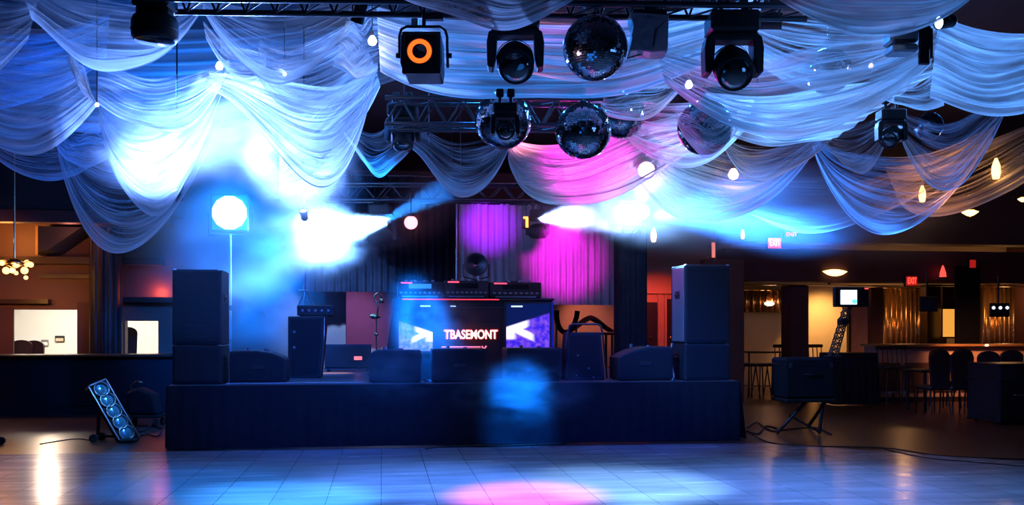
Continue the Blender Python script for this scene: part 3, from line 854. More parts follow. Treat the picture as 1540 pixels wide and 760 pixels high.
booth_screen(761, 827, 457, 528, screen_mat('purple_screen_picture', False), 'screen showing a white beam over purple')
booth_screen(601, 651, 472, 528, screen_mat('blue_screen_picture', True), 'screen showing pale blue shapes')
MB().box((X(832) - .02, -.01, Z(490)), (.06, .03, Z(455) - Z(528))).build('side_trim', mat('blue_trim', (.02, .05, .5), .3), t)
MB().box((X(777), -.05, Z(461)), (X(785) - X(768), .03, .022)).build('light_strip', emis('pale_strip_light', (.8, 1, .9), .9), t)
MB().box((X(640), -.05, Z(461)), (X(648) - X(633), .03, .022)).build('light_strip', emis('blue_strip_light', (.5, .8, 1), 1.0), t)
MB().box((X(681), -.05, Z(461)), (X(685) - X(677), .03, .016)).build('light_strip', bpy.data.materials['blue_strip_light'], t)
neon_m = emis('red_white_neon', (1, .55, .5), 2.4)
text_mesh('TBASEMONT', .185, .004, emis('painted_red_neon_halo', (1, .04, .05), 1.6), 'neon_halo', t, (X(708), -.03, Z(504)), width=X(749.5) - X(667.5), off=.03)  # wider red letters paint the glow around the neon
text_mesh('TBASEMONT', .17, .012, neon_m, 'neon_lettering', t, (X(708), -.045, Z(504)), width=X(748) - X(669))['label'] = 'glowing red and white lettering'
b = MB(); b.tube([(X(664), -.05, Z(522)), (X(722), -.05, Z(522))], .01, 6)
b.tube([(X(724), -.05, Z(521)), (X(727.5), -.05, Z(525)), (X(731), -.05, Z(520.5))], .012, 6); b.build('neon_line', emis('pink_neon_line', (1, .2, .35), 1.3), t)
MB().cyl((X(606), -.06, ht + .012), (X(750), -.06, ht + .012), .012, n=8).build('red_light_strip', emis('red_led_strip', (1, .04, .08), 1.1), t)
light('POINT', 'neon_glow_light', (cx + X(708), YBo - .2, SZ + Z(504)), (1, .12, .1), 1.2, .1)
light('POINT', 'purple_screen_glow', (cx + X(795), YBo - .3, SZ + Z(500)), (.25, .1, 1), 1.5, .1)

led_b = emis('blue_button_light', (.06, .35, 1), .7)
led_r = emis('red_button_light', (1, .08, .15), 1.6)
def deck(px0, px1, ptop, label, name, cat, kind):
    xa, xb = at(px0, 440, YBo).x, at(px1, 440, YBo).x; w = xb - xa; h = at(700, ptop, YBo).z - (SZ + ht + .03)
    t = thing(name, label, cat, ((xa + xb) / 2, YBo + .26, SZ + ht + .03))
    MB().prism([(-w / 2, .012), (-w / 2, h), (w / 2, h), (w / 2, .012)][::-1], -.2, .2).build('body', M['black_soft'], t, bevel=.01)
    b = MB()
    for x in (-w * .42, w * .42):
        for y in (-.16, .16): b.cyl((x, y, 0), (x, y, .014), .02, n=8)
    b.build('foot', M['rubber'], t)
    MB().box((0, -.206, h * .72), (w * .5, .012, h * .28), bev=.003).build('display', led_b if kind == 0 else M['lens'], t)
    b = MB()
    for i in range(9):
        b.box((-w * .42 + i * w * .105, -.206, h * .33), (w * .06, .014, h * .1))
    b.build('button_row', M['silver_case'], t)
    b = MB()
    for i in range(4): b.cyl((-w * .3 + i * w * .2, -.05, h), (-w * .3 + i * w * .2, -.05, h + .03), .022, n=10)
    b.build('knob', M['steel'], t)
    if kind != 1:
        MB().lathe([(0, h), (.13, h), (.13, h + .025), (.1, h + .03), (0, h + .03)], 24, Matrix.Translation((0, .06, 0))).build('jog_wheel', M['dark_steel'], t)
    MB().box((-w * .3, -.206, h * .92), (w * .25, .012, h * .08)).build('light', led_r, t)
    MB().box((0, -.206, h * .1), (w * .8, .012, h * .08)).build('front_strip', M['case_edge'], t)
deck(598, 666, 424, 'blue-lit media player deck at the left end of the booth top', 'media_player', 'dj deck', 0)
deck(669, 736, 422, 'black mixer between the two players on the booth top', 'audio_mixer', 'mixer', 1)
deck(738, 815, 424, 'dark media player deck at the right end of the booth top', 'media_player', 'dj deck', 2)
t = thing('laptop', 'open laptop with a red glow painted on its lid edge, behind the mixer', 'laptop', (at(695, 430, YBo).x, YBo + .62, SZ + ht + .03))
MB().box((0, 0, .012), (.34, .24, .022), bev=.006).build('keyboard_base', M['silver_case'], t)
b = MB(); b.box((0, 0, .12), (.34, .015, .24), Matrix.Translation((0, .12, .012)) @ Matrix.Rotation(R(-14), 4, 'X'), bev=.005); b.build('lid', M['black'], t)
b = MB(); b.box((-.02, -.004, .245), (.28, .012, .012), Matrix.Translation((0, .12, .012)) @ Matrix.Rotation(R(-14), 4, 'X')); b.build('lid_edge_glow', emis('painted_red_lid_glow', (1, .3, .2), 1.0), t)  # red light on the lid edge put in as emission

# round stage light on a stand behind the booth
Y = 15.2; c = at(716, 398, Y)
t = thing('round_stage_light', 'dark round stage light facing forward behind the booth', 'stage light', (c.x, Y, SZ))
zc = c.z - SZ
Mx = Matrix.Translation((0, 0, zc)) @ Matrix.Rotation(PI / 2, 4, 'X')
MB().lathe([(.05, -.22), (.12, -.16), (.17, 0), (.19, .02), (.17, .04), (.15, .01), (0, -.04)], 28, Mx).build('housing', M['dark_steel'], t)
MB().lathe([(0, -.03), (.10, -.02), (.15, .008)], 24, Mx).build('lens', M['lens'], t)
MB().tube([(-.21, 0, zc), (-.21, 0, zc - .2), (0, 0, zc - .26), (.21, 0, zc - .2), (.21, 0, zc)], .012, 8).build('yoke', M['black'], t)
MB().cyl((0, 0, .0), (0, 0, zc - .26), .018, n=8).build('pole', M['black'], t)
MB().lathe([(0, 0), (.2, 0), (.2, .02), (.03, .05), (0, .05)], 24).build('base', M['black'], t)

# ------------------------------------------------------------------ backdrop and uprights
def hang_cloth(px0, px1, py0, py1, Y, m, name, label, cat, ripples, amp=.05, frame=None):
    p = at(px0, py0, Y); q = at(px1, py1, Y); w = q.x - p.x; h = p.z - q.z
    t = thing(name, label, cat, ((p.x + q.x) / 2, Y, q.z))
    nx = ripples * 8; nz = 6; vs = []
    for j in range(nz + 1):
        for i in range(nx + 1):
            x = -w / 2 + w * i / nx
            y = amp * (.5 + .5 * j / nz) * math.sin(2 * PI * ripples * i / nx + .6 * math.sin(i * .37)) + .03 * math.sin(i * .21)
            vs.append((x, y, h * (1 - j / nz)))
    n1 = len(vs)
    vs += [(x, y + .012, z) for x, y, z in vs]
    fs = []
    for j in range(nz):
        for i in range(nx):
            a = j * (nx + 1) + i; c = a + nx + 1
            fs.append((a, c, c + 1, a + 1)); fs.append((n1 + a + 1, n1 + c + 1, n1 + c, n1 + a))
    MB().add(vs, fs, None, True).build('cloth', m, t)
    MB().cyl((-w / 2 - .03, 0, h + .01), (w / 2 + .03, 0, h + .01), .025, n=8).build('rod', frame or M['dark_steel'], t)
    return t
hang_cloth(690, 926, 306, 459, 16.35, M['curtain'], 'backdrop_curtain', 'grey backdrop curtain washed magenta and purple behind the booth', 'curtain', 22)
hang_cloth(455, 688, 262, 440, 16.45, M['dark_curtain'], 'backdrop_curtain', 'dark backdrop curtain left of the magenta one', 'curtain', 20)
t = thing('backdrop_stand', 'thin pipe frame carrying the magenta backdrop', 'frame', (at(808, 500, 16.3).x, 16.3, SZ))
hx = at(690, 300, 16.3).x - at(808, 300, 16.3).x; hx2 = at(924, 300, 16.3).x - at(808, 300, 16.3).x; hz_ = at(808, 303, 16.3).z - SZ
for x in (hx - .05, hx2 + .05): MB().cyl((x, -.12, 0), (x, -.12, hz_), .02, n=8).build('post', M['steel'], t)
MB().cyl((hx - .05, -.12, hz_), (hx2 + .05, -.12, hz_), .018, n=8).build('crossbar', M['steel'], t)
for x in (hx - .05, hx2 + .05): MB().box((x, -.12, .01), (.3, .3, .02)).build('foot_plate', M['black'], t)

def truss_tower(px, Y, w_px, ptop, label):
    c = at(px, 500, Y); k = (at(px + 100, 500, Y).x - c.x) / 100; w = w_px * k; h = at(px, ptop, Y).z - SZ
    t = thing('truss_tower', label, 'truss', (c.x, Y, SZ))
    a = w / 2 - .03
    for sx in (-1, 1):
        for sy in (-1, 1): MB().cyl((sx * a, sy * a, .02), (sx * a, sy * a, h), .025, n=8).build('upright', M['dark_steel'], t)
    b = MB(); n = 6
    for i in range(n):
        z0, z1 = h * i / n, h * (i + 1) / n
        for sy in (-1, 1):
            b.cyl((-a, sy * a, z0), (a, sy * a, z1), .012, n=6); b.cyl((sy * a, -a, z0), (sy * a, a, z1), .012, n=6)
    b.build('lacing', M['dark_steel'], t)
    MB().box((0, 0, .01), (w * 1.25, w * 1.25, .02)).build('base_plate', M['dark_steel'], t)
    # cloth sock pulled over the tower
    vs = []; fs = []; m = 48; zs_ = [.1, .4, h * .5, h * .93]
    for z in zs_:
        for i in range(m):
            an = 2 * PI * i / m; r = (a + .05) / max(abs(math.cos(an)), abs(math.sin(an))); r = min(r, (a + .05) * 1.25) + .012 * math.sin(i * 2.3)
            vs.append((r * math.cos(an), r * math.sin(an), z))
    for j in range(len(zs_) - 1):
        for i in range(m):
            fs.append((j * m + i, j * m + (i + 1) % m, (j + 1) * m + (i + 1) % m, (j + 1) * m + i))
    MB().add(vs, fs, None, True).build('cloth_cover', M['black_cloth'], t)
    return t
truss_tower(948, 15.3, 38, 338, 'dark cloth-covered truss upright under the right blinder lamp')

def blinder(px, py, w, h, Y, label, st, pole=False, col=(.75, .9, 1)):
    c = at(px, py, Y); k = (at(px + 100, 500, Y).x - at(px, 500, Y).x) / 100
    a, hh = w * k, h * k
    z0 = c.z - SZ if pole else 0
    t = thing('blinder_light', label, 'stage light', (c.x, Y, SZ if pole else c.z))
    MB().box((0, .11, z0), (a + .07, .18, hh + .07), bev=.02).build('housing', M['black'], t)
    m_ = emis('blinder_glass_light', col, st)
    b = MB(); n = 12; pr_ = []
    for i in range(n):
        an = 2 * PI * i / n + PI / n; pr_.append((a / 2 * 1.06 * math.cos(an), z0 + hh / 2 * 1.06 * math.sin(an)))
    b.prism(pr_, .0, .03); b.build('lens', m_, t)
    MB().tube([(-a / 2 - .07, .11, z0), (-a / 2 - .07, .11, z0 - hh / 2 - .08), (a / 2 + .07, .11, z0 - hh / 2 - .08), (a / 2 + .07, .11, z0)], .014, 8).build('yoke', M['black'], t)
    if pole:
        MB().cyl((.0, .11, .02), (.0, .11, z0 - hh / 2 - .07), .02, n=8).build('pole', M['steel'], t)
        for i in range(3):
            an = 2 * PI * i / 3 + .5
            MB().cyl((0, .11, .55), (.42 * math.cos(an), .11 + .42 * math.sin(an), .015), .013, n=8).build('leg', M['black'], t)
        MB().cyl((0, .11, .98), (0, .11, 1.06), .03, n=10).build('collar', M['black'], t)
blinder(345, 320, 50, 50, 14.6, 'blinding white-blue lamp on a stand above the left speaker tower', 4, True, (.35, .72, 1))
blinder(950, 318, 52, 28, 15.3, 'blinding white lamp on top of the right truss upright', 7, False, (.4, .72, 1))

# things behind the stage, in the gap under the magenta backdrop
Y = 18.2
c = at(888, 505, Y)
t = thing('draped_table', 'table heaped with a red cloth behind the stage, under the magenta backdrop', 'table', (c.x, Y, 0))
zt = at(888, 500, Y).z
MB().box((0, 0, zt - .03), (.85, .6, .05), bev=.01).build('tabletop', M['dark_wood'], t)
for sx in (-1, 1):
    for sy in (-1, 1): MB().cyl((sx * .38, sy * .25, 0), (sx * .38, sy * .25, zt - .05), .025, n=8).build('leg', M['dark_wood'], t)
vs = []; fs = []; n = 18
for i in range(n + 1):
    for j in range(n + 1):
        x = -.5 + i / n; y = -.36 + .72 * j / n
        zz_ = .34 * max(0, 1 - (abs(x) / .5) ** 1.6) * (1 - .3 * abs(y) / .36) + .03 * math.sin(9 * x + 4 * y) * math.sin(7 * y)
        vs.append((x * .9, y, zt + max(.0, zz_)))
for i in range(n):
    for j in range(n):
        a = i * (n + 1) + j; fs.append((a, a + n + 1, a + n + 2, a + 1))
o = MB().add(vs, fs, None, True).build('red_cloth', M['red_cloth'], None, loc=(c.x, Y, 0))
tag(o, 'crumpled red cloth heaped on the table behind the stage', 'cloth')
t = thing('black_chair', 'black curved chair back showing left of the red cloth, behind the stage', 'chair', (at(853, 500, 17.6).x, 17.6, 0), .5)
zt = at(853, 466, 17.6).z
b = MB(); pts = []
for i in range(13):
    an = PI * i / 12
    pts.append((-.26 * math.cos(an), .05 * math.sin(an), zt - .02 - .42 * math.sin(an)))
b.tube(pts, .05, 8); b.build('backrest', M['black_cloth'], t)
MB().box((0, -.22, .46), (.5, .5, .1), bev=.04).build('seat', M['black_cloth'], t)
for sx in (-1, 1):
    MB().cyl((sx * .21, -.42, .42), (sx * .22, -.44, 0), .02, n=8).build('leg', M['black'], t)
    MB().cyl((sx * .25, .02, zt - .05), (sx * .24, .05, 0), .02, n=8).build('leg', M['black'], t)

# cables on the stage lip and the floor
def cable(name, pts, r, label, m=None):
    P = [Vector(p) for p in pts]; out = []
    for i in range(len(P) - 1):
        p0, p1, p2, p3 = P[max(0, i - 1)], P[i], P[i + 1], P[min(len(P) - 1, i + 2)]
        for s_ in range(6):
            u = s_ / 6
            out.append(.5 * ((2 * p1) + (p2 - p0) * u + (2 * p0 - 5 * p1 + 4 * p2 - p3) * u * u + (3 * p1 - p0 - 3 * p2 + p3) * u ** 3))
    out.append(P[-1])
    o = MB().tube(out, r, 6).build(name, m or M['rubber'])
    return tag(o, label, 'cable')
def fz(px, py, z=.014):
    p = fl(px, py); return (p.x, p.y, z)
cable('floor_cable', [fz(1130, 655), fz(1160, 668), fz(1215, 673), fz(1330, 676), fz(1420, 688), fz(1560, 694)], .009, 'long black cable along the right edge of the dance floor')
cable('floor_cable', [fz(1330, 678), fz(1352, 683), fz(1400, 692), fz(1470, 698), fz(1560, 706)], .008, 'second black cable curving just in front of the long one at right')
cable('floor_cable', [fz(1124, 645), fz(1138, 637), fz(1150, 645), fz(1165, 650), fz(1190, 647), fz(1225, 645), fz(1250, 655)], .012, 'tangled cable between the stage corner and the tripod')
cable('floor_cable', [fz(1122, 650), fz(1140, 654), fz(1152, 643), fz(1168, 646)], .012, 'short cable loop on the floor by the right stage corner')
cable('floor_cable', [fz(196, 652), fz(215, 650), fz(228, 642), fz(243, 646)], .012, 'cable running from the tilted light bar to the left stage corner')
cable('floor_cable', [fz(205, 660), fz(222, 655), fz(236, 658), fz(243, 650)], .01, 'slack cable nearest the left stage corner')
cable('floor_cable', [fz(60, 670), fz(90, 665), fz(115, 662), fz(136, 664)], .008, 'thin cable on the brown floor left of the tilted light bar')
cable('floor_cable', [fz(640, 678), fz(660, 675), fz(690, 674), fz(715, 673), fz(760, 672), fz(850, 669)], .012, 'cable lying along the foot of the stage skirt')
def sz(px, py):
    p = at(px, py, 12.07); return (p.x, 12.06 , SZ + .014)
cable('stage_cable', [(at(340, 500, 12.07).x, 12.06, SZ + .012), (at(360, 500, 12.07).x, 12.09, SZ + .012), (at(395, 500, 12.07).x, 12.06, SZ + .012), (at(440, 500, 12.07).x, 12.1, SZ + .012), (at(548, 500, 12.07).x, 12.08, SZ + .012)], .01, 'pale cable along the stage lip left of centre', M['silver_case'])
cable('stage_cable', [(at(636, 500, 12.07).x, 12.06, SZ + .012), (at(645, 500, 12.07).x, 12.5, SZ + .012), (at(641, 500, 12.07).x, 12.8, SZ + .012)], .012, 'pale cable between two centre floor monitors', M['silver_case'])
cable('stage_cable', [(at(1012, 500, 12.07).x, 12.1, SZ + .015), (at(1018, 500, 12.07).x, 12.2, SZ + .06), (at(1016, 500, 12.07).x, 12.3, SZ + .3), (at(1022, 500, 12.07).x, 12.4, SZ + .5)], .014, 'pale cable rising beside the right speaker tower', M['silver_case'])
# ------------------------------------------------------------------ tilted light bar on the floor at left
d = 12.35; k = d / F
ctr = W(169, 622, d)
e = (RGT * .5 - UP * .866).normalized()                  # along the bar, top to bottom
n0 = (RGT * .866 + UP * .5).normalized()
nn = (n0 * .72 - FWD * .69).normalized()                 # the side the lenses face
wv = e.cross(nn).normalized()
RM = Matrix((nn, wv, e)).transposed().to_4x4()           # local x = face normal, y = width, z = down the bar
t = thing('light_bar', 'tilted floor light bar with round lenses, left of the stage', 'stage light', (ctr.x, ctr.y, 0))
T = Matrix.Translation((0, 0, ctr.z)) @ RM
MB().box((0, 0, 0), (.13, .24, .88), T, bev=.02).build('housing', M['speaker'], t)
MB().box((0, 0, -.445), (.16, .26, .03), T, bev=.01).build('end_cap', M['case_edge'], t)
for y in (-.125, .125): MB().box((.062, y, 0), (.02, .016, .88), T).build('edge_trim', M['case_edge'], t)
for i in range(5):
    z = -.34 + i * .165
    b = MB(); b.lathe([(.10, 0), (.105, .03), (.09, .035), (.085, .0)], 20, T @ Matrix.Translation((.06, 0, z)) @ Matrix.Rotation(PI / 2, 4, 'Y')); o = b.build('lamp', M['steel'], t)
    MB().ball((.058, 0, z), (.03, .083, .083), 16, 8, T).build('lens', mat('cyan_lens_glass_%d' % i, (.25, .6, .75), .08, .6), o)
b = MB()
pt = T @ Vector((-.05, 0, -.3)); pb = W(147, 660, d + .05) - Vector((ctr.x, ctr.y, 0))
b.cyl(pt, (pb.x, pb.y, .05), .022, n=8); b.build('rear_leg', M['black_soft'], t)
pb2 = T @ Vector((-.03, 0, .40))
MB().cyl((pb.x, pb.y, .07), (pb2.x, pb2.y, .07), .018, n=8).build('floor_strut', M['black_soft'], t)
for yy in (-.12, .12):
    q_ = FWD * yy
    MB().cyl(Vector((pb.x, pb.y, .055)) + q_ - FWD * .025, Vector((pb.x, pb.y, .055)) + q_ + FWD * .025, .055, n=16).build('wheel', M['rubber'], t)
MB().cyl(Vector((pb.x, pb.y, .055)) - FWD * .12, Vector((pb.x, pb.y, .055)) + FWD * .12, .014, n=8).build('axle', M['steel'], t)
bq = T @ Vector((0, 0, .44))
MB().box((bq.x, bq.y, .03), (.2, .3, .06), bev=.02).build('foot', M['rubber'], t)

# low cart in the shade behind it
c = fl(218, 641); d = 14.3
t = thing('equipment_cart', 'dark low cart loaded with gear in the shade by the left stage corner', 'cart', (c.x, c.y, 0), -.15)
MB().box((0, 0, .16), (.55, .4, .04), bev=.01).build('platform', M['black_soft'], t)
for sx in (-1, 1):
    for sy in (-1, 1): MB().cyl((sx * .22 - .02, sy * .15, .06), (sx * .22 + .02, sy * .15, .06), .06, n=14).build('wheel', M['rubber'], t)
MB().tube([(-.25, .15, .18), (-.28, .16, .62), (-.2, .16, .68), (-.1, .16, .66)], .015, 8).build('handle', M['steel'], t)
b = MB(); b.prism([(-.2, .18), (-.24, .52), (-.05, .6), (.18, .5), (.25, .18)][::-1], -.16, .14); o = b.build('gear_bag', M['speaker'], None, loc=(c.x, c.y, 0), rotz=-.15, bevel=.04)
tag(o, 'dark blue-grey gear bag lying on the low cart', 'bag')
t = thing('caster_foot', 'black wheeled stand foot poking in at the left edge', 'stand', (fl(2, 669).x, fl(2, 669).y, 0))
MB().cyl((0, -.02, .05), (0, .02, .05), .05, n=14).build('wheel', M['rubber'], t)
MB().tube([(0, 0, .06), (-.06, 0, .12), (-.35, 0, .16)], .022, 8).build('leg', M['black'], t)
MB().cyl((-.35, 0, .1), (-.35, 0, .9), .025, n=8).build('pole', M['black'], t)

# ------------------------------------------------------------------ tripod with case, jib arm and bright monitor, right of the stage
d = 13.2; k = d / F
c0 = fl(1214, 652); base = Vector((c0.x, c0.y, 0))
def loc(px, py): return W(px, py, d) - base
t = thing('tripod_stand', 'black crossed-leg stand on the brown floor right of the stage', 'stand', base)
zt = loc(1214, 604).z
for (x0, x1, py) in ((1212, 1168, 653), (1238, 1232, 655)):
    a, b_ = loc(x0, 604), loc(x1, py); b_.z = .015
    MB().cyl(a, b_, .024, n=8).build('leg', M['black'], t)
a = loc(1242, 604) ; b_ = loc(1254, 640) + FWD * 1.1; b_.z = .015
MB().cyl(a, b_, .024, n=8).build('leg', M['black'], t)
MB().cyl(loc(1187, 625), loc(1232, 650), .015, n=8).build('brace', M['black'], t)
MB().box((loc(1212, 601).x, loc(1212, 601).y + .1, zt + .02), (.74, .5, .05), bev=.01).build('shelf', M['black'], t)
zs_ = zt + .045
cc2 = loc(1212, 570) + base
t = thing('equipment_case', 'black cloth-covered equipment case resting on the crossed-leg stand', 'case', (cc2.x, cc2.y + .1, zs_))
hc = W(1212, 538, d).z - zs_
MB().box((0, 0, hc / 2), (.74, .5, hc - .005), bev=.03).build('case', M['black_cloth'], t)
MB().box((0, 0, hc * .82), (.75, .51, .015)).build('lid_seam', M['dark_steel'], t)
MB().tube([(-.1, -.26, hc * .6), (-.1, -.3, hc * .6), (.1, -.3, hc * .6), (.1, -.26, hc * .6)], .012, 8).build('handle', M['black'], t)
for x in (-.3, .3): MB().box((x, -.255, hc * .82), (.05, .02, .07)).build('latch', M['steel'], t)
# lattice jib arm
zc = zs_ + hc
p0 = W(1252, 534, d); p0.z = zc; p1 = W(1274, 463, d)
t = thing('jib_arm', 'black lattice jib arm leaning up from the case to the bright monitor', 'jib', p0)
ax = (p1 - p0); L_ = ax.length; u = ax.normalized(); s1 = u.cross(FWD).normalized(); s2 = FWD
b = MB()
for i, j in ((-1, -1), (1, -1), (1, 1), (-1, 1)):
    o_ = s1 * .05 * i + s2 * .05 * j
    b.cyl(o_, ax * 1.0 + o_ * .7, .009, n=6)
b.build('rail', M['black'], t)
b = MB(); n = 9
for i in range(n):
    f0, f1 = i / n, (i + 1) / n
    for j in (-1, 1):
        b.cyl(ax * f0 + s1 * .05 * j - s2 * .05, ax * f1 - s1 * .05 * j - s2 * .05, .007, n=6)
        b.cyl(ax * f0 + s1 * .05 * j + s2 * .05, ax * f1 - s1 * .05 * j + s2 * .05, .007, n=6)
        b.cyl(ax * f0 + s1 * .05 * j - s2 * .05, ax * f1 + s1 * .05 * j + s2 * .05, .007, n=6)
b.build('lacing', M['black'], t)
MB().box(ax * .72, (.13, .13, .1), bev=.02).build('clamp', M['black_soft'], t)
MB().box((0, 0, .015), (.2, .2, .03), bev=.01).build('base_plate', M['black'], t)

def monitor(px0, py0, px1, py1, d, label, lit=None, tilt=0.0, stalk=.12, group=None):
    k = d / F; c = W((px0 + px1) / 2, (py0 + py1) / 2, d); w, h = (px1 - px0) * k, (py1 - py0) * k
    t = thing('hanging_monitor' if lit is None else 'monitor', label, 'monitor', c, -A + tilt, group)
    MB().box((0, 0, 0), (w, .06, h), bev=.012).build('bezel', M['black_soft'], t)
    MB().box((0, -.031, .0), (w * .9, .01, h * .84)).build('screen', M['lens'], t)
    if lit:
        x0, y0, x1, y1 = lit
        xa = (x0 - (px0 + px1) / 2) * k; xb = (x1 - (px0 + px1) / 2) * k; za = ((py0 + py1) / 2 - y1) * k; zb = ((py0 + py1) / 2 - y0) * k
        MB().box(((xa + xb) / 2, -.038, (za + zb) / 2), (xb - xa, .012, zb - za)).build('lit_picture', emis('bright_monitor_picture', (.75, .88, 1), 5), t)
        MB().ball((xb - .035, -.046, za + .04), (.04, .008, .035), 12, 8).build('picture_spot', emis('blue_monitor_spot', (.1, .5, 1), 2), t)
        MB().box((w * .42, -.036, h * .42), (.05, .01, .02)).build('tally_light', red_face, t)
    MB().box((0, .05, -h * .1), (w * .5, .06, h * .5), bev=.02).build('back_cover', M['black_soft'], t)
    b = MB(); b.cyl((0, .05, -h / 2 - stalk if stalk > 0 else h / 2), (0, .05, -h * .2 if stalk > 0 else h / 2 - stalk), .02, n=8); b.build('mount', M['black'], t)
    return t
monitor(1253, 432, 1306, 462, d - .1, 'black monitor with a blazing white picture, on top of the jib arm', (1263, 437, 1287, 458), stalk=.03)
monitor(1382, 446, 1411, 469, 17.5, 'dark switched-off monitor left of the glowing yellow window', None, .2, stalk=-.5)
t3 = monitor(1489, 456, 1517, 477, 17.2, 'dark monitor with glints, in front of the gold curtain at the right edge', None, -.1, stalk=-.5)
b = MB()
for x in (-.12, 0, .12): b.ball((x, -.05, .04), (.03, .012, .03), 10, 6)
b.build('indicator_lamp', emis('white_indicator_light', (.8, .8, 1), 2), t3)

# black cloth table behind the tripod
c = fl(1287, 609)
t = thing('cloth_table', 'table under a black floor-length cloth behind the tripod', 'table', (c.x, c.y + .3, 0))
k = c.y / F * 1.0; w = 70 * k; h = at(1287, 531, c.y).z
MB().box((0, 0, h - .02), (w, .7, .04), bev=.01).build('tabletop', M['dark_wood'], t)
pleat([(-w / 2, .35), (-w / 2, -.35), (w / 2, -.35), (w / 2, .35)], h - .01, .012, .03, 90).build('cloth', M['black_cloth'], t)
b = MB()
for x, z in ((-.3, .1), (-.1, .06), (.2, .09)): pass
def small_bottle(px, py, d_, hh, label, m):
    p = W(px, py, d_)
    return p
# bar stools
def bar_stool(loc, rz, label, h=.76):
    t = thing('bar_stool', label, 'stool', loc, rz, 'bar stools of the right side')
    MB().lathe([(0, h - .07), (.15, h - .07), (.19, h - .04), (.19, h - .01), (.15, h), (0, h)], 20).build('seat', chair_m, t)
    for i in range(4):
        an = PI / 4 + i * PI / 2
        MB().cyl((.12 * math.cos(an), .12 * math.sin(an), h - .06), (.22 * math.cos(an), .22 * math.sin(an), 0), .016, .013, 8).build('leg', M['dark_wood'], t)
    ring = [(.185 * math.cos(2 * PI * i / 20), .185 * math.sin(2 * PI * i / 20), .26) for i in range(20)]
    MB().tube(ring, .01, 6, closed=True).build('footrest', M['steel'], t)
    return t
def stool_with_back(loc, rz, label):
    t = bar_stool(loc, rz, label, .78)
    t.name = 'bar_chair'; t['category'] = 'bar chair'; t['group'] = 'tall bar chairs of the right side'
    b = MB()
    for x in (-.15, -.05, .05, .15): b.cyl((x, .15, .74), (x, .19, 1.12), .012, n=6)
    b.build('slat', M['dark_wood'], t)
    MB().box((0, .19, 1.13), (.38, .03, .07), bev=.01).build('top_rail', M['dark_wood'], t)
YS = 19.2
for px, lab in ((1128, 'bar stool nearest the right stage corner, far left of the bar nook'), (1145, 'second bar stool from the stage, in the left bar nook'), (1163, 'third bar stool from the stage, beside the equipment case')):
    p = at(px, 600, YS); bar_stool((p.x, YS, 0), .2, lab)
t = thing('high_table', 'tall narrow table behind the three stools in the left bar nook', 'table', (at(1150, 600, 19.9).x, 19.9, 0))
MB().box((0, 0, .98), (1.0, .5, .04), bev=.01).build('tabletop', M['dark_wood'], t)
for sx in (-1, 1):
    for sy in (-1, 1): MB().cyl((sx * .45, sy * .2, 0), (sx * .45, sy * .2, .96), .022, n=8).build('leg', M['dark_wood'], t)
for px, Y_, lab in ((1180, 18.9, 'tall bar chair showing above the left end of the equipment case'), (1205, 19.1, 'tall bar chair showing above the middle of the equipment case'), (1232, 18.9, 'tall bar chair left of the jib arm foot'),
                    (1338, 17.0, 'tall bar chair right of the black cloth table'), (1360, 17.1, 'tall bar chair further right of the black cloth table, before the first arched chair')):
    p = at(px, 600, Y_); stool_with_back((p.x, Y_, 0), .1 * math.sin(px), lab)

# arched dining chairs in a row
prev = None
for i, (px, Y_, rz, lab) in enumerate(((1402, 15.2, .08, 'arched dark dining chair, leftmost of the row before the right bar'),
                                       (1437, 15.1, -.05, 'arched dark dining chair, second of the row before the right bar'),
                                       (1475, 14.9, .04, 'arched dark dining chair, third of the row, beside the big black box'),
                                       (1512, 15.6, -.1, 'arched dark dining chair half behind the big black box'))):
    p = at(px, 600, Y_)
    if prev is None:
        prev = banquet_chair('dining_chair', lab, 'arched chairs before the right bar', chair_m, (p.x, Y_, 0), PI + rz, 1.12)
    else:
        o = copy_tree(prev); o.location = (p.x, Y_, 0); o.rotation_euler = (0, 0, PI + rz); o['label'] = lab
for px, Y_, lab in ((1422, 16.5, 'dark dining chair across the table, between the first and second arched chairs'), (1458, 16.4, 'dark dining chair across the table, between the second and third arched chairs')):
    p = at(px, 600, Y_); o = copy_tree(prev); o.location = (p.x, Y_, 0); o.rotation_euler = (0, 0, .05); o['label'] = lab; o['group'] = 'chairs across the dining table'
c = at(1440, 600, 15.85)
t = thing('dining_table', 'black dining table between the rows of chairs at right', 'table', (c.x, 15.8, 0))
MB().box((0, 0, .74), (1.9, .7, .045), bev=.015).build('tabletop', M['black_soft'], t)
for sx in (-1, 1):
    for sy in (-1, 1): MB().cyl((sx * .85, sy * .28, 0), (sx * .85, sy * .28, .72), .03, n=8).build('leg', M['black'], t)
c = fl(1545, 640); p_ = at(1503, 548, c.y)
t = thing('equipment_crate', 'big black crate cut by the right edge of the view', 'crate', (p_.x + .5, c.y + .4, 0))
h = p_.z
MB().box((0, 0, h / 2 + .02), (1.0, .8, h - .04), bev=.02).build('case', M['black_soft'], t)
for z in (.05, h * .75, h - .01): MB().box((0, 0, z), (1.02, .82, .03), bev=.006).build('edge_trim', M['dark_steel'], t)
for sx in (-1, 1): MB().tube([(sx * .2 - .08, -.41, h * .5), (sx * .2 - .08, -.45, h * .5), (sx * .2 + .08, -.45, h * .5), (sx * .2 + .08, -.41, h * .5)], .012, 8).build('handle', M['steel'], t)
for sx in (-1, 1):
    for sy in (-1, 1): MB().cyl((sx * .4, sy * .3 - .02, .03), (sx * .4, sy * .3 + .02, .03), .03, n=10).build('wheel', M['rubber'], t)

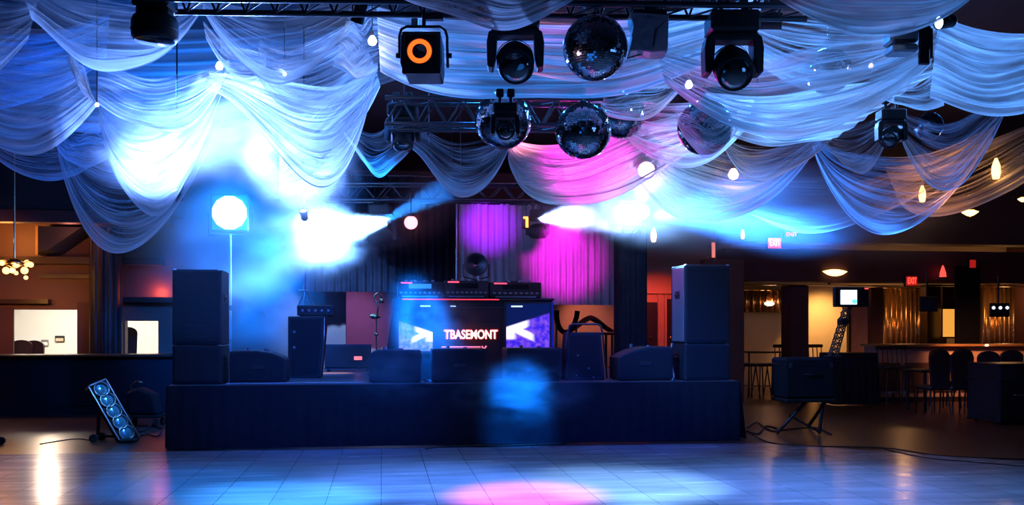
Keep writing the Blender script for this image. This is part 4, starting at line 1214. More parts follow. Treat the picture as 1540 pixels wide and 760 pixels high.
# right bar counter
Y_ = 17.7
p = at(1318, 517, Y_); q = at(1655, 640, Y_); w = q.x - p.x
t = thing('bar_counter', 'right bar counter with a gold-lit top edge and pale front', 'bar', ((p.x + q.x) / 2, Y_ + .3, 0))
MB().box((0, 0, p.z - .04), (w, .7, .05), bev=.012).build('counter_top', M['amber_wood'], t)
MB().box((0, .05, (p.z - .06) / 2), (w - .1, .45, p.z - .07)).build('front', M['peach'], t)
b = MB()
for i in range(8): b.box((-w / 2 + w * (i + .5) / 8, -.19, p.z * .42), (w / 8 * .86, .03, p.z * .5), bev=.01)
b.build('front_panel', M['brown'], t)
MB().box((0, 0, .05), (w - .1, .5, .1)).build('plinth', M['dark_wood'], t)
t = thing('counter_light', 'small pale lamp under the right bar counter edge', 'lamp', at(1484, 519.5, Y_ - .08))
MB().box((0, 0, 0), (.07, .05, .05), bev=.01).build('lens', emis('counter_lamp_light', (1, .7, .45), 1.6), t)
MB().box((0, .03, .03), (.09, .05, .02)).build('bracket', M['black'], t)
# ------------------------------------------------------------------ trusses under the ceiling
def box_truss(p0, p1, w, h, name, label, n, group=None):
    p0, p1 = Vector(p0), Vector(p1); ax = p1 - p0; u = ax.normalized(); sd = u.cross(UP).normalized()
    t = thing(name, label, 'truss', p0)
    for i in (-1, 1):
        for j in (0, 1):
            o = sd * w / 2 * i + UP * h * j
            MB().cyl(o, ax + o, .024, n=10).build('chord', M['dark_steel'], t)
    b = MB()
    for k_ in range(n):
        f0, f1 = k_ / n, (k_ + 1) / n; mid = (f0 + f1) / 2
        for i in (-1, 1):
            s_ = sd * w / 2 * i
            b.cyl(ax * f0 + s_, ax * mid + s_ + UP * h, .01, n=6); b.cyl(ax * mid + s_ + UP * h, ax * f1 + s_, .01, n=6)
        b.cyl(ax * f0 - sd * w / 2, ax * f1 + sd * w / 2, .008, n=6)
        b.cyl(ax * f0 - sd * w / 2 + UP * h, ax * f1 + sd * w / 2 + UP * h, .008, n=6)
    b.build('lacing', M['dark_steel'], t)
    for f in (.08, .5, .92):
        MB().cyl(ax * f + UP * h, ax * f + UP * (5.55 - p0.z), .008, n=6).build('hanging_cable', M['dark_steel'], t)
    return t
DT = 7.25
box_truss(W(225, 8, DT), W(1222, 19, DT), .3, .3, 'hanging_truss', 'long dark lattice truss along the top edge carrying lamps and the first mirror ball', 22)
box_truss(W(582, 191, 9.7), W(905, 193, 9.7), .28, .27, 'hanging_truss', 'dark lattice truss behind the two middle mirror balls', 7)
box_truss(W(400, 302, 15.0), W(985, 303, 15.0), .3, .26, 'hanging_truss', 'rear lattice truss above the stage, in the smoke', 14)

def clamp(t, z0, z1, x=0):
    b = MB(); b.cyl((x, 0, z0), (x, 0, z1), .016, n=8); b.box((x, 0, z1 - .03), (.07, .06, .07), bev=.01)
    b.build('clamp', M['black'], t)

def moving_head(px, ptop, d, s, label, aim=(0, -.8, -.6), group='moving heads on the front truss', base_w=72, high=None):
    """hangs upside down: base on top, yoke with two arms, round head with a glass lens"""
    k = d / F * s; top = W(px, ptop, d)
    t = thing('moving_head_spotlight', label, 'stage light', top, -A, group)
    hb = 30 * k
    b = MB(); b.box((0, 0, -hb / 2), (base_w * k, 54 * k, hb), bev=4 * k)
    b.box((0, -27 * k, -hb * .5), (40 * k, 3 * k, 12 * k)); b.build('base', M['black_soft'], t)
    clamp(t, 0, .13, 16 * k); clamp(t, 0, .13, -16 * k)
    b = MB(); b.box((0, 0, -hb - 5 * k), (70 * k, 34 * k, 12 * k), bev=3 * k); b.build('yoke', M['black_soft'], t)
    for sx in (-1, 1):
        poly = [(sx * 30 * k, -hb), (sx * 40 * k, -hb - 6 * k), (sx * 43 * k, -hb - 22 * k), (sx * 42 * k, -hb - 58 * k), (sx * 33 * k, -hb - 60 * k), (sx * 29 * k, -hb - 40 * k), (sx * 27 * k, -hb - 10 * k)]
        if sx > 0: poly = poly[::-1]
        MB().prism(poly, -16 * k, 16 * k).build('yoke_arm', M['black_soft'], t, bevel=2 * k)
    hc = Vector((0, 0, -hb - 46 * k))
    q = Vector(aim).normalized().to_track_quat('Z', 'Y').to_matrix().to_4x4()
    T = Matrix.Translation(hc) @ q
    b = MB(); b.lathe([(0, -34 * k), (14 * k, -33 * k), (23 * k, -24 * k), (27 * k, -6 * k), (27 * k, 10 * k), (26.5 * k, 26 * k), (25 * k, 30 * k), (23 * k, 28 * k)], 32, T)
    o = b.build('head', M['black_soft'], t)
    MB().lathe([(23.5 * k, 28 * k), (20 * k, 33 * k), (12 * k, 37.5 * k), (0, 39 * k)], 32, T).build('lens', M['lens'], o)
    b = MB()
    for zz_ in (-14, -4, 6): b.lathe([(27.2 * k, (zz_ - 1) * k), (28.2 * k, zz_ * k), (27.2 * k, (zz_ + 1) * k)], 32, T)
    b.build('cooling_ribs', M['dark_steel'], o)
    return t
moving_head(775, 16, DT, 1.0, 'black moving head left of the uppermost mirror ball, lens facing down forward', aim=(.05, -.85, -.6))
moving_head(1101, 22, DT, 1.03, 'black moving head right of the uppermost mirror ball, lens facing down forward', aim=(0, -.8, -.62))
moving_head(760, 157, 8.3, .52, 'black moving head in front of the left middle mirror ball', aim=(.02, -.97, -.2), group='moving heads further in')
moving_head(606, 158, 10.0, .62, 'small moving head hanging below the truss left of the middle mirror balls', aim=(0, -.3, -.9), group='moving heads further in')
moving_head(1340, 166, 9.4, .52, 'small moving head behind the sheer cloth at right, beside the right cloth-wrapped ball', aim=(-.5, -.6, -.5), group='moving heads further in')

# big downward barrel at the top left
k = DT / F; c = W(233, -4, DT)
t = thing('barrel_spotlight', 'big black barrel lamp hanging at the top left, pointing down', 'stage light', c, -A)
b = MB(); b.box((0, 0, -.03), (56 * k, 44 * k, 26 * k), bev=.02); b.box((0, 0, -24 * k), (48 * k, 36 * k, 34 * k), bev=.03); b.build('base', M['black_soft'], t)
MB().lathe([(0, -67 * k), (30 * k, -66 * k), (33.5 * k, -60 * k), (34 * k, -38 * k), (31 * k, -31 * k), (24 * k, -27 * k), (0, -26 * k)], 36).build('barrel', M['black_soft'], t)
MB().lathe([(34.4 * k, -52 * k), (35 * k, -50 * k), (34.4 * k, -48 * k)], 36).build('trim_ring', M['dark_steel'], t)
MB().lathe([(0, -68.5 * k), (24 * k, -68 * k), (29 * k, -66.5 * k)], 32).build('lens', M['lens'], t)
clamp(t, 10 * k, 26 * k)

# box spotlight with the orange glowing ring
c = W(637, 30, DT)
t = thing('fresnel_spotlight', 'square black spotlight with an orange glowing ring lens', 'stage light', c, -A)
z_ = lambda py: (30 - py) * k
b = MB(); b.prism([(-32 * k, z_(57)), (-33 * k, z_(100)), (-27 * k, z_(117)), (27 * k, z_(117)), (29 * k, z_(100)), (28 * k, z_(57))][::-1], -20 * k, 40 * k); b.build('housing', M['black_soft'], t, bevel=.012)
b = MB()
for x in (-27, 25): b.box((x * k, -22 * k, z_(86)), (5 * k, 6 * k, 60 * k))
for zz_ in (58, 115): b.box((-1 * k, -22 * k, z_(zz_)), (54 * k, 6 * k, 5 * k))
b.build('gel_frame', M['black'], t)
Tm = Matrix.Translation((-4 * k, -20.5 * k, z_(83))) @ Matrix.Rotation(PI / 2, 4, 'X')
MB().lathe([(11 * k, 0), (13 * k, 2.2 * k), (16 * k, 2.4 * k), (18 * k, 0)], 36, Tm).build('glow_ring', emis('orange_lens_glow', (1, .12, .012), 2.0), t)
MB().lathe([(0, 2.5 * k), (6 * k, 2.0 * k), (11 * k, .5 * k)], 28, Tm).build('lens', M['lens'], t)
MB().lathe([(18 * k, 0), (20 * k, 3 * k), (21.5 * k, 0)], 36, Tm).build('lens_ring', M['dark_steel'], t)
pts = [(-37 * k, 6 * k, z_(86)), (-37 * k, 6 * k, z_(52)), (-34 * k, 6 * k, z_(42)), (-26 * k, 6 * k, z_(38)), (24 * k, 6 * k, z_(38)), (32 * k, 6 * k, z_(44)), (35 * k, 6 * k, z_(54)), (36 * k, 6 * k, z_(100))]
MB().tube(pts, 2.2 * k, 8).build('yoke', M['black'], t)
for x in (-37, 37):
    MB().cyl((x * k, 6 * k, z_(82)), ((x + (5 if x > 0 else -5)) * k, 6 * k, z_(82)), 4 * k, n=12).build('knob', M['black_soft'], t)
MB().cyl((0, 6 * k, z_(38)), (0, 6 * k, z_(14)), 3 * k, n=8).build('clamp', M['black'], t)
MB().box((16 * k, 6 * k, z_(26)), (28 * k, 12 * k, 5 * k), bev=.004).build('connector_box', M['black'], t)
MB().box((-14 * k, 8 * k, z_(32)), (10 * k, 8 * k, 14 * k), bev=.01).build('power_tag', M['silver_case'], t)

# wedge-shaped foil scanner
c = W(975, 22, DT)
t = thing('foil_scanner', 'pink-silver foil wrapped scanner light right of the uppermost mirror ball', 'stage light', c, -A)
b = MB(); poly = [(-30, 2), (-25, 22), (-27, 46), (-30, 60), (-14, 60), (2, 62), (26, 61), (27, 30), (28, 6)]
b.prism([(x * k, -z * k) for x, z in poly], -20 * k, 20 * k); b.build('housing', M['foil'], t, bevel=.01)
b = MB(); b.add([(-28 * k, -21.5 * k, -40 * k), (2 * k, -24 * k, -60 * k), (8 * k, -22 * k, -12 * k), (-20 * k, -20.5 * k, -8 * k)], [(0, 1, 2, 3)])
b.add([(4 * k, -24 * k, -59 * k), (26 * k, -20.5 * k, -58 * k), (27 * k, -20.5 * k, -12 * k), (10 * k, -22 * k, -30 * k)], [(0, 1, 2, 3)]); b.build('foil_flap', M['foil'], t)
MB().box((0, 0, -1 * k), (52 * k, 30 * k, 10 * k), bev=.01).build('base', M['black'], t)
MB().tube([(-32 * k, 0, -66 * k), (-20 * k, 0, -62 * k), (0, 0, -58 * k)], 1.2 * k, 6).build('mirror_arm', M['black'], t)
clamp(t, 0, 14 * k)

# scanner with black mirror plates at right
d = 8.0; k8 = d / F; c = W(1368, 62, d)
t = thing('mirror_scanner', 'grey scanner light with two black plates hanging at the upper right', 'stage light', c, -A)
b = MB(); b.box((-14 * k8, 0, 4 * k8), (42 * k8, 34 * k8, 20 * k8), bev=.02); b.box((-13 * k8, 0, -14 * k8), (38 * k8, 34 * k8, 12 * k8), bev=.015); b.build('housing', M['silver_case'], t)
b = MB(); b.box((-14 * k8, -18 * k8, -5 * k8), (30 * k8, 3 * k8, 5 * k8)); b.build('slot', M['black'], t)
MB().box((18 * k8, -8 * k8, -8 * k8), (17 * k8, 6 * k8, 60 * k8), bev=.01).build('black_plate', M['lens'], t)
MB().box((31 * k8, 4 * k8, -2 * k8), (11 * k8, 6 * k8, 46 * k8), bev=.01).build('black_plate', M['black_soft'], t)
MB().cyl((8 * k8, 0, 20 * k8), (8 * k8, 0, 120 * k8), .012, n=8).build('hanging_rod', M['black'], t)
MB().box((5 * k8, 0, 17 * k8), (46 * k8, 20 * k8, 5 * k8), bev=.005).build('bracket', M['black'], t)

def par_can(px, py, d, s, aim, label, glow=None, group=None, st=12, rod=True):
    k = d / F * s; c = W(px, py, d)
    t = thing('par_can', label, 'stage light', c, 0, group)
    q = Vector(aim).normalized().to_track_quat('Z', 'Y').to_matrix().to_4x4()
    MB().lathe([(0, -24 * k), (8 * k, -24 * k), (12 * k, -18 * k), (12.5 * k, 14 * k), (13 * k, 15 * k), (11.5 * k, 14 * k)], 24, q).build('can', M['black_soft'], t)
    MB().lathe([(0, 13.5 * k), (6 * k, 13 * k), (11.6 * k, 11 * k)], 20, q).build('lens', M['lens'] if glow is None else emis('par_lens_light', glow, st), t)
    sd = Vector(aim).cross(UP).normalized() * 14.5 * k
    MB().tube([sd, sd + UP * 14 * k, UP * 22 * k, -sd + UP * 14 * k, -sd], 1.6 * k, 6).build('yoke', M['black'], t)
    if rod: MB().cyl(UP * 22 * k, UP * (5.5 - c.z), .01, n=6).build('hanging_rod', M['black'], t)
    return t
BW = (.55, .8, 1)
def aim_at(px, py, d, px2, py2, d2): return W(px2, py2, d2) - W(px, py, d)
par_can(1160, 32, 7.6, 1.0, RGT * 1 - UP * .05 - FWD * .2, 'small lamp beside the right moving head shining white light to the right', BW)
par_can(1420, 33, 7.6, .8, -RGT * .9 - FWD * .3 - UP * .2, 'small bright lamp at the pinch of the right cloth fan', BW)
par_can(540, 22, 7.6, .8, -RGT * .3 - UP * .8 + FWD * .3, 'small lamp under the truss left of the orange ring spotlight, white lens', BW)
par_can(266, 292, 11.4, .5, UP * .9 - FWD * .6 - RGT * .3, 'added lamp glaring inside the white smoke at upper left', BW, None, 8)  # lamp added inside the smoke for its white core
par_can(457, 322, 12.3, .45, UP * .8 - FWD * .7, 'added lamp glaring in the white smoke left of centre', BW, None, 8)  # another added lamp, set within the smoke it whitens
par_can(970, 252, 12.2, 1.1, -UP * .4 - FWD * .9, 'added lamp glaring at the right end of the magenta cloth', (1, .6, 1), None, 8)  # lamp added where the cloth end glows pale
par_can(1139, 190, 10.6, .62, RGT * .4 - UP * .6 - FWD * .3, 'tiny black lamp in front of the pale cloth right of the wrapped ball')

# rear fixtures that throw the beams above the stage
moving_head(572, 308, 15.0, .6, 'moving head on the rear truss throwing the pale beam up to the right', aim=(.9, -.1, .42), group='moving heads on the rear truss', base_w=54)
moving_head(808, 316, 15.0, .42, 'moving head on the rear truss throwing the white beam to the right', aim=(.95, -.3, .02), group='moving heads on the rear truss', base_w=54)
moving_head(470, 304, 15.0, .7, 'added moving head on the rear truss buried in white smoke at left', aim=(.2, -.9, -.4), group='moving heads on the rear truss', base_w=54)  # head added as a fixture for the white smoke bank
t = thing('pink_ball_lamp', 'small pink-white ball lamp above the stage, below the pale beam', 'lamp', W(618, 335, 14.6))
MB().ball((0, 0, 0), .105, 18, 12).build('globe', emis('pink_globe_light', (1, .3, .4), 3.0), t)
MB().cyl((0, 0, .09), (0, 0, .14), .05, n=10).build('cap', M['black'], t)
MB().cyl((0, 0, .13), (0, 0, .5), .012, n=8).build('hanging_rod', M['black'], t)
t = thing('amber_lantern', 'small dark red lantern with an amber bar in front of the magenta backdrop', 'lantern', W(791, 335, 14.8))
k_ = 14.8 / F
MB().box((0, .02, 0), (11 * k_, .1, 18 * k_), bev=.01).build('housing', mat('lantern_red', (.12, .01, .01), .4), t)
MB().box((1 * k_, -.035, 0), (3.6 * k_, .02, 15 * k_)).build('light_bar', emis('amber_bar_light', (1, .42, .06), 3.5), t)
MB().box((-1 * k_, -.035, 7 * k_), (7 * k_, .02, 3 * k_)).build('top_bar', bpy.data.materials['amber_bar_light'], t)
MB().cyl((0, .02, 9 * k_), (0, .02, 30 * k_), .008, n=6).build('hanging_rod', M['black'], t)

# glinting tubes by the small moving head
for px, py, h, lab in ((645, 203, 26, 'slim bright hanging crystal drop right of the small hanging moving head'), (590, 205, 22, 'slim bright hanging crystal drop left of the small hanging moving head')):
    t = thing('hanging_crystal', lab, 'ornament', W(px, py, 9.9))
    kk = 9.9 / F
    MB().lathe([(0, -h * .5 * kk), (2.2 * kk, -h * .3 * kk), (2.6 * kk, 0), (1.6 * kk, h * .35 * kk), (0, h * .5 * kk)], 8, smooth=False).build('crystal', mat('crystal_glass', (.8, .85, .95), .08, .9), t)
    MB().cyl((0, 0, h * .5 * kk), (0, 0, h * .5 * kk + .35), .005, n=6).build('wire', M['steel'], t)

# ------------------------------------------------------------------ mirror balls
def mirror_ball(px, py, dia, d, label, spin=.3, group='mirror balls'):
    r = dia / 2 * d / F; c = W(px, py, d)
    t = thing('mirror_ball', label, 'mirror ball', c, spin, group)
    MB().ball((0, 0, 0), r * .985, 40, 24).build('core', M['mirror_core'], t)
    rr = random.Random(int(px * 7 + py)); b = MB(); rows = 42
    for j in range(rows):
        t0 = PI * (j + .06) / rows; t1 = PI * (j + .94) / rows; tm = (t0 + t1) / 2
        m_ = max(4, int(2 * rows * math.sin(tm)))
        for i in range(m_):
            a0 = 2 * PI * (i + .05) / m_; a1 = 2 * PI * (i + .95) / m_; am = (a0 + a1) / 2
            nrm = Vector((math.sin(tm) * math.cos(am), math.sin(tm) * math.sin(am), math.cos(tm)))
            nt = (nrm + Vector((rr.gauss(0, .05), rr.gauss(0, .05), rr.gauss(0, .05)))).normalized()
            vs = []
            for tt, aa in ((t0, a0), (t1, a0), (t1, a1), (t0, a1)):
                v = Vector((math.sin(tt) * math.cos(aa), math.sin(tt) * math.sin(aa), math.cos(tt))) * r
                v -= nt * ((v - nrm * r).dot(nt))
                vs.append(v)
            b.add(vs, [(0, 1, 2, 3)])
    b.build('mirror_tiles', M['mirror'], t)
    MB().lathe([(0, r * .99), (r * .16, r * .98), (r * .16, r * 1.05), (r * .05, r * 1.1), (0, r * 1.1)], 16).build('cap', M['dark_steel'], t)
    MB().cyl((0, 0, r * 1.08), (0, 0, min(5.5 - c.z, r * 1.08 + 1.6)), .008, n=6).build('wire', M['dark_steel'], t)
    return t
mirror_ball(895, 72, 97, 7.25, 'uppermost dark mirror ball hanging from the front truss between two moving heads')
mirror_ball(757, 181, 86, 8.95, 'middle mirror ball half hidden behind a moving head')
mirror_ball(877, 197, 84, 8.9, 'mirror ball hanging before the left end of the magenta cloth', 1.1)
mirror_ball(1060, 192, 82, 8.9, 'pale blue-lit mirror ball wrapped in sheer cloth, right of centre', .6)
mirror_ball(1246, 107, 68, 9.6, 'mirror ball behind the dark blue sheer cloth at upper right', .2)
mirror_ball(1396, 190, 42, 11.2, 'small mirror ball behind the lower sheer cloth at far right', .9)
mirror_ball(933, 172, 74, 10.6, 'dim mirror ball hidden behind the gauze right of the middle ball', .4)

# ------------------------------------------------------------------ draped cloth
FT = fabric('sheer_white_gauze', .0, .55, .6, sv=44)
FM = fabric('white_gauze', .06, .85, .5, sv=40)
FD = fabric('dense_white_cloth', .35, 1.0, .3, sv=36)
FV = fabric('faint_veil', .0, .26, .8, sv=50)
FX = fabric('fine_white_veil', .0, .42, .7, sv=50)
def swag(label, A0, A1, B0, B1, s0, s1, dA, dB, m, low=.5, bulge=.35, amp=.03, folds=9, pw=1.0, nu=56, pinch=.5):
    """cloth hung between two gathers A and B; every fold hangs in its own curve, from the upper edge (A0-B0, drop s0)
    to the lower edge (A1-B1, drop s1); bulge = how far the lower folds swing towards the room, in metres"""
    nv = folds * 7; e = math.log(.5) / math.log(low); ph = rnd.random() * 6
    vs = []; uvs = []
    sn = [(folds * f_ * (1 + rnd.uniform(-.15, .15)), rnd.random() * 6.28, rnd.uniform(-2.2, 2.2), a_) for f_, a_ in ((.35, .9), (.8, 1.0), (1.35, .6), (2.3, .22), (3.6, .1))]
    lw = [(rnd.uniform(1.5, 4.5), rnd.random() * 6.28, rnd.uniform(-4, 4)) for _ in range(3)]
    for j in range(nv + 1):
        v = j / nv
        for i in range(nu + 1):
            u = i / nu
            ue = u ** e
            arch = 4 * ue * (1 - ue)
            vv = v ** pw
            ax = A0[0] + (A1[0] - A0[0]) * vv; ay = A0[1] + (A1[1] - A0[1]) * vv
            bx = B0[0] + (B1[0] - B0[0]) * vv; by = B0[1] + (B1[1] - B0[1]) * vv
            sg = s0 + (s1 - s0) * vv
            px = ax + (bx - ax) * u; py = ay + (by - ay) * u + sg * arch
            env = pinch + (1 - pinch) * math.sin(PI * u)
            rip = sum(a_ * math.sin(2 * PI * f_ * v + p_ + q_ * math.sin(PI * u + p_)) for f_, p_, q_, a_ in sn) * amp * env * .8
            px += sum(math.sin(f_ * 3 * v + p_ + q_ * u) for f_, p_, q_ in lw) * 3.0 * math.sin(PI * u)
            py += sum(math.sin(f_ * u * 2.2 + p_ + q_ * v) for f_, p_, q_ in lw) * 3.5 * math.sin(PI * u)
            d = dA + (dB - dA) * u - bulge * arch * (v - .5) + rip
            p = W(px, py, d) + UP * (.5 * rip)
            vs.append(p); uvs.append((u, v))
    o = sum(vs, Vector()) / len(vs)
    me = bpy.data.meshes.new('ceiling_drape')
    fs = []
    for j in range(nv):
        for i in range(nu):
            a = j * (nu + 1) + i; fs.append((a, a + 1, a + nu + 2, a + nu + 1))
    me.from_pydata([tuple(p - o) for p in vs], [], fs)
    ul = me.uv_layers.new(name='UVMap')
    for lp in me.loops: ul.data[lp.index].uv = uvs[lp.vertex_index]
    me.polygons.foreach_set('use_smooth', [True] * len(fs)); me.update()
    me.materials.append(m)
    ob = bpy.data.objects.new('ceiling_drape', me); COL.objects.link(ob); ob.location = o
    return tag(ob, label, 'drape', 'sheer drapes under the ceiling')

# front row, hung from the front truss
swag('dim blue gauze swag at the top left, in front of the barrel lamp side', (20, -50), (48, 30), (310, 2), (305, 12), 10, 92, 7.9, 7.6, FV, low=.55, amp=.035)
swag('grey-blue gauze swag from the pinch at top left to the small white lamp', (305, 6), (305, 12), (545, -10), (530, 30), 10, 100, 7.6, 7.7, FV, low=.5, amp=.035)
swag('gauze sheet fanning into the top left corner', (-220, -120), (-220, 110), (60, -10), (42, 60), 10, 70, 7.6, 8.0, FV, low=.5)
swag('pleated cloth falling from the top edge to a pinch at far left', (108, 78), (100, 85), (140, 150), (148, 160), -5, 10, 9.3, 9.4, FD, low=.5, bulge=.05, amp=.03, folds=6, nu=30)
swag('blue gauze panel with a bright scalloped hem at the far left', (-160, 60), (-160, 150), (108, 82), (146, 157), 8, 72, 9.6, 9.4, FM, low=.62, folds=11)
swag('thin veil hanging in the far left corner, behind the bright hem', (-160, 20), (-160, 120), (165, 20), (160, 90), 30, 60, 10.4, 10.4, FX, low=.5)
# second row at left
swag('blue gauze swag between the far left pinch and the white glow', (148, 100), (146, 155), (345, 90), (345, 105), 20, 72, 9.6, 9.8, FT, low=.55)
swag('loose blue gauze below the grey-blue swag at left', (305, 30), (310, 60), (400, 80), (400, 110), 14, 34, 9.2, 9.3, FT, low=.5)
swag('large veil scallop glaring white in the smoke at upper left', (146, 150), (146, 158), (340, 120), (330, 150), 40, 165, 10.2, 10.4, FM, low=.42, amp=.05, folds=10)
swag('lower bluish veil ending above the column at left', (95, 195), (85, 215), (330, 170), (325, 200), 70, 175, 11.4, 11.4, FT, low=.42, folds=10)
swag('faint dark veil under the far left hem', (-40, 185), (-40, 200), (170, 190), (165, 225), 30, 60, 11.8, 11.8, FX, low=.5)
swag('small pleated veil spreading left of the white smoke', (80, 170), (85, 220), (160, 195), (160, 240), 5, 18, 11.0, 11.0, FT, low=.4)
swag('wide gauze scallop from the white glow to the tall pinch left of centre', (315, 110), (310, 135), (566, 100), (567, 106), 30, 175, 10.0, 9.4, FM, low=.66, amp=.05, folds=13)
swag('gauze sweep descending from the tall pinch to the white smoke, left of centre', (420, 200), (420, 290), (566, 104), (572, 130), -20, 36, 10.6, 9.5, FM, low=.6, folds=9)
swag('shadowed gauze between the small white lamp and the tall pinch', (390, 60), (385, 110), (530, 28), (566, 104), 22, 60, 8.8, 9.0, FT, low=.45)
swag('pale gauze falling straight from the truss to the tall pinch', (526, 16), (500, 100), (570, 12), (568, 108), 6, 14, 8.6, 8.9, FT, low=.5, folds=6)
# centre band
swag('long pale blue band of cloth sweeping behind the front lamps', (566, 8), (572, 108), (1150, -6), (1130, 66), 38, 66, 8.5, 8.6, FD, low=.47, amp=.05, folds=12, nu=90)
swag('small lavender swag at the very top, above the orange ring spotlight', (566, -40), (590, -8), (880, -40), (868, -4), 8, 42, 6.7, 6.7, FM, low=.55)
swag('navy veil hanging under the small moving head left of centre', (505, 175), (520, 205), (625, 175), (618, 226), 20, 42, 10.6, 10.6, FX, low=.5)
swag('violet-blue swag under the lattice truss, left of the magenta cloth', (598, 185), (612, 222), (770, 195), (766, 222), 20, 70, 10.6, 10.4, FT, low=.62, folds=8)
swag('bright magenta cloth sweeping to the right below the middle balls', (762, 195), (764, 226), (1075, 150), (1060, 215), 30, 88, 11.4, 11.8, FD, low=.3, amp=.05, folds=11)
swag('short magenta fold tucked at the left end of the magenta cloth', (766, 205), (764, 238), (845, 240), (850, 268), 16, 30, 11.2, 11.3, FM, low=.35, folds=5)
swag('lavender gauze between the gauze-hidden ball and the wrapped ball', (880, 140), (905, 165), (1135, 150), (1120, 195), 10, 72, 10.7, 10.6, FM, low=.5)
swag('sheer wrap drawn around the pale wrapped ball', (1012, 150), (1016, 175), (1108, 165), (1110, 195), 14, 50, 8.5, 8.5, FT, low=.45, bulge=.3, folds=5, nu=40)
swag('dark blue gauze tuft behind the gauze-hidden ball', (880, 125), (880, 150), (1010, 120), (1020, 140), 10, 38, 9.9, 10.0, FT, low=.5)
# right
swag('wide lavender-blue band before the mirror ball at upper right', (985, 70), (1000, 122), (1420, 30), (1400, 96), 30, 92, 8.4, 8.2, FM, low=.5, amp=.045, folds=12, nu=80)
swag('deep blue gauze panel above the band at upper right', (1110, 10), (1105, 66), (1420, 20), (1412, 40), 20, 72, 9.2, 9.0, FT, low=.5, folds=9)
swag('smooth lavender swag over the top edge at the upper right', (1130, -60), (1150, -14), (1500, -60), (1480, -18), 12, 76, 6.9, 6.9, FD, low=.5, amp=.03)
swag('fan of white pleats spreading from the pinch to the right edge', (1412, 22), (1398, 146), (1640, -6), (1640, 140), 46, 26, 8.3, 8.0, FD, low=.55, amp=.05, folds=14)
swag('white cloth apron under the pinch of the right fan', (1300, 110), (1330, 150), (1412, 60), (1420, 160), 12, 10, 8.7, 8.5, FT, low=.5, folds=7)
swag('pale band of cloth below the lavender-blue band, right of the wrapped ball', (1060, 140), (1060, 200), (1420, 100), (1250, 212), 16, 12, 10.2, 9.6, FD, low=.5, amp=.045, folds=10)
swag('violet translucent swag above the blue haze right of the magenta cloth', (985, 190), (940, 240), (1250, 190), (1240, 206), 30, 110, 12.4, 12.2, FT, low=.48, folds=10)
swag('veil hanging beneath the small pale lamp at right of the wrapped ball', (1080, 195), (1085, 205), (1250, 200), (1246, 214), 24, 62, 11.4, 11.4, FX, low=.4)
swag('bluish scallop in front of the small far right mirror ball', (1340, 160), (1345, 172), (1525, 140), (1510, 172), 26, 112, 10.4, 10.4, FT, low=.45, folds=12)
swag('red-lit dark gauze scallop between the pale band and the small moving head', (1205, 190), (1236, 206), (1350, 150), (1345, 176), 22, 70, 11.0, 10.8, FT, low=.55)
swag('brown shadowy swag from the pinch to the amber candle at right', (1225, 205), (1222, 222), (1500, 185), (1490, 206), 40, 140, 12.6, 12.6, FT, low=.45, folds=10)
swag('brown veil strip slanting between the two amber candles', (1330, 250), (1350, 300), (1640, 140), (1640, 190), 20, 60, 13.4, 13.0, FT, low=.4, folds=8)
swag('dusky veil ending above the red exit sign', (1050, 250), (1040, 280), (1390, 230), (1390, 290), 30, 62, 13.6, 13.8, FX, low=.5)

# linings far behind, close under the ceiling
swag('broad deep blue cloth lining far behind the left swags', (-260, 20), (-260, 130), (640, 10), (600, 120), 20, 75, 12.4, 12.4, FD, low=.5, folds=12, nu=80, amp=.06)
swag('broad blue cloth lining far behind the centre and right swags', (560, -10), (600, 60), (1420, -10), (1400, 90), 20, 60, 11.9, 11.6, FD, low=.5, folds=12, nu=80, amp=.06)

# small bulbs tangled in the gauze
def bulb(px, py, d, r_px, col, st, label, pw):
    k = d / F * r_px; c = W(px, py, d)
    t = thing('hanging_bulb', label, 'lamp', c, 0, 'bulbs among the drapes')
    MB().lathe([(0, -k), (k * .7, -k * .7), (k, 0), (k * .7, k * .7), (k * .35, k * 1.2), (0, k * 1.25)], 14).build('bulb', emis('gauze_bulb_light_%d' % px, col, st), t)
    MB().cyl((0, 0, k * 1.1), (0, 0, k * 2), k * .4, n=10).build('socket', M['black'], t)
    MB().cyl((0, 0, k * 1.9), (0, 0, min(5.5 - c.z, 1.5)), .006, n=6).build('cord', M['black'], t)
    light('POINT', 'gauze_bulb_lamp', c - FWD * .12 - UP * .02, col, pw, .04)
bulb(330, 100, 9.7, 6, (.55, .75, 1), 8, 'white bulb glowing through gauze below the pinch of the top left swags', 9)
bulb(560, 62, 8.45, 7, (.8, .85, 1), 8, 'white bulb glowing in the cloth left of the orange ring spotlight', 6)
bulb(1036, 128, 9.6, 6, (.85, .85, 1), 7, 'white bulb glowing above the pale wrapped ball', 8)
bulb(1103, 263, 12.3, 8, (1, .55, .35), 6, 'warm bulb hanging on a long cord below the pale wrapped ball', 8)
bulb(428, 112, 9.0, 3, (.6, .8, 1), 6, 'tiny white bulb in the gauze midway along the upper left swags', 2)
bulb(1310, 100, 9.5, 4, (1, .7, .5), 4, 'small warm bulb right of the mirror ball behind the upper right cloth', 2)
bulb(146, 158, 9.1, 3, (1, .75, .6), 5, 'tiny warm bulb at the far left cloth pinch', 1.5)
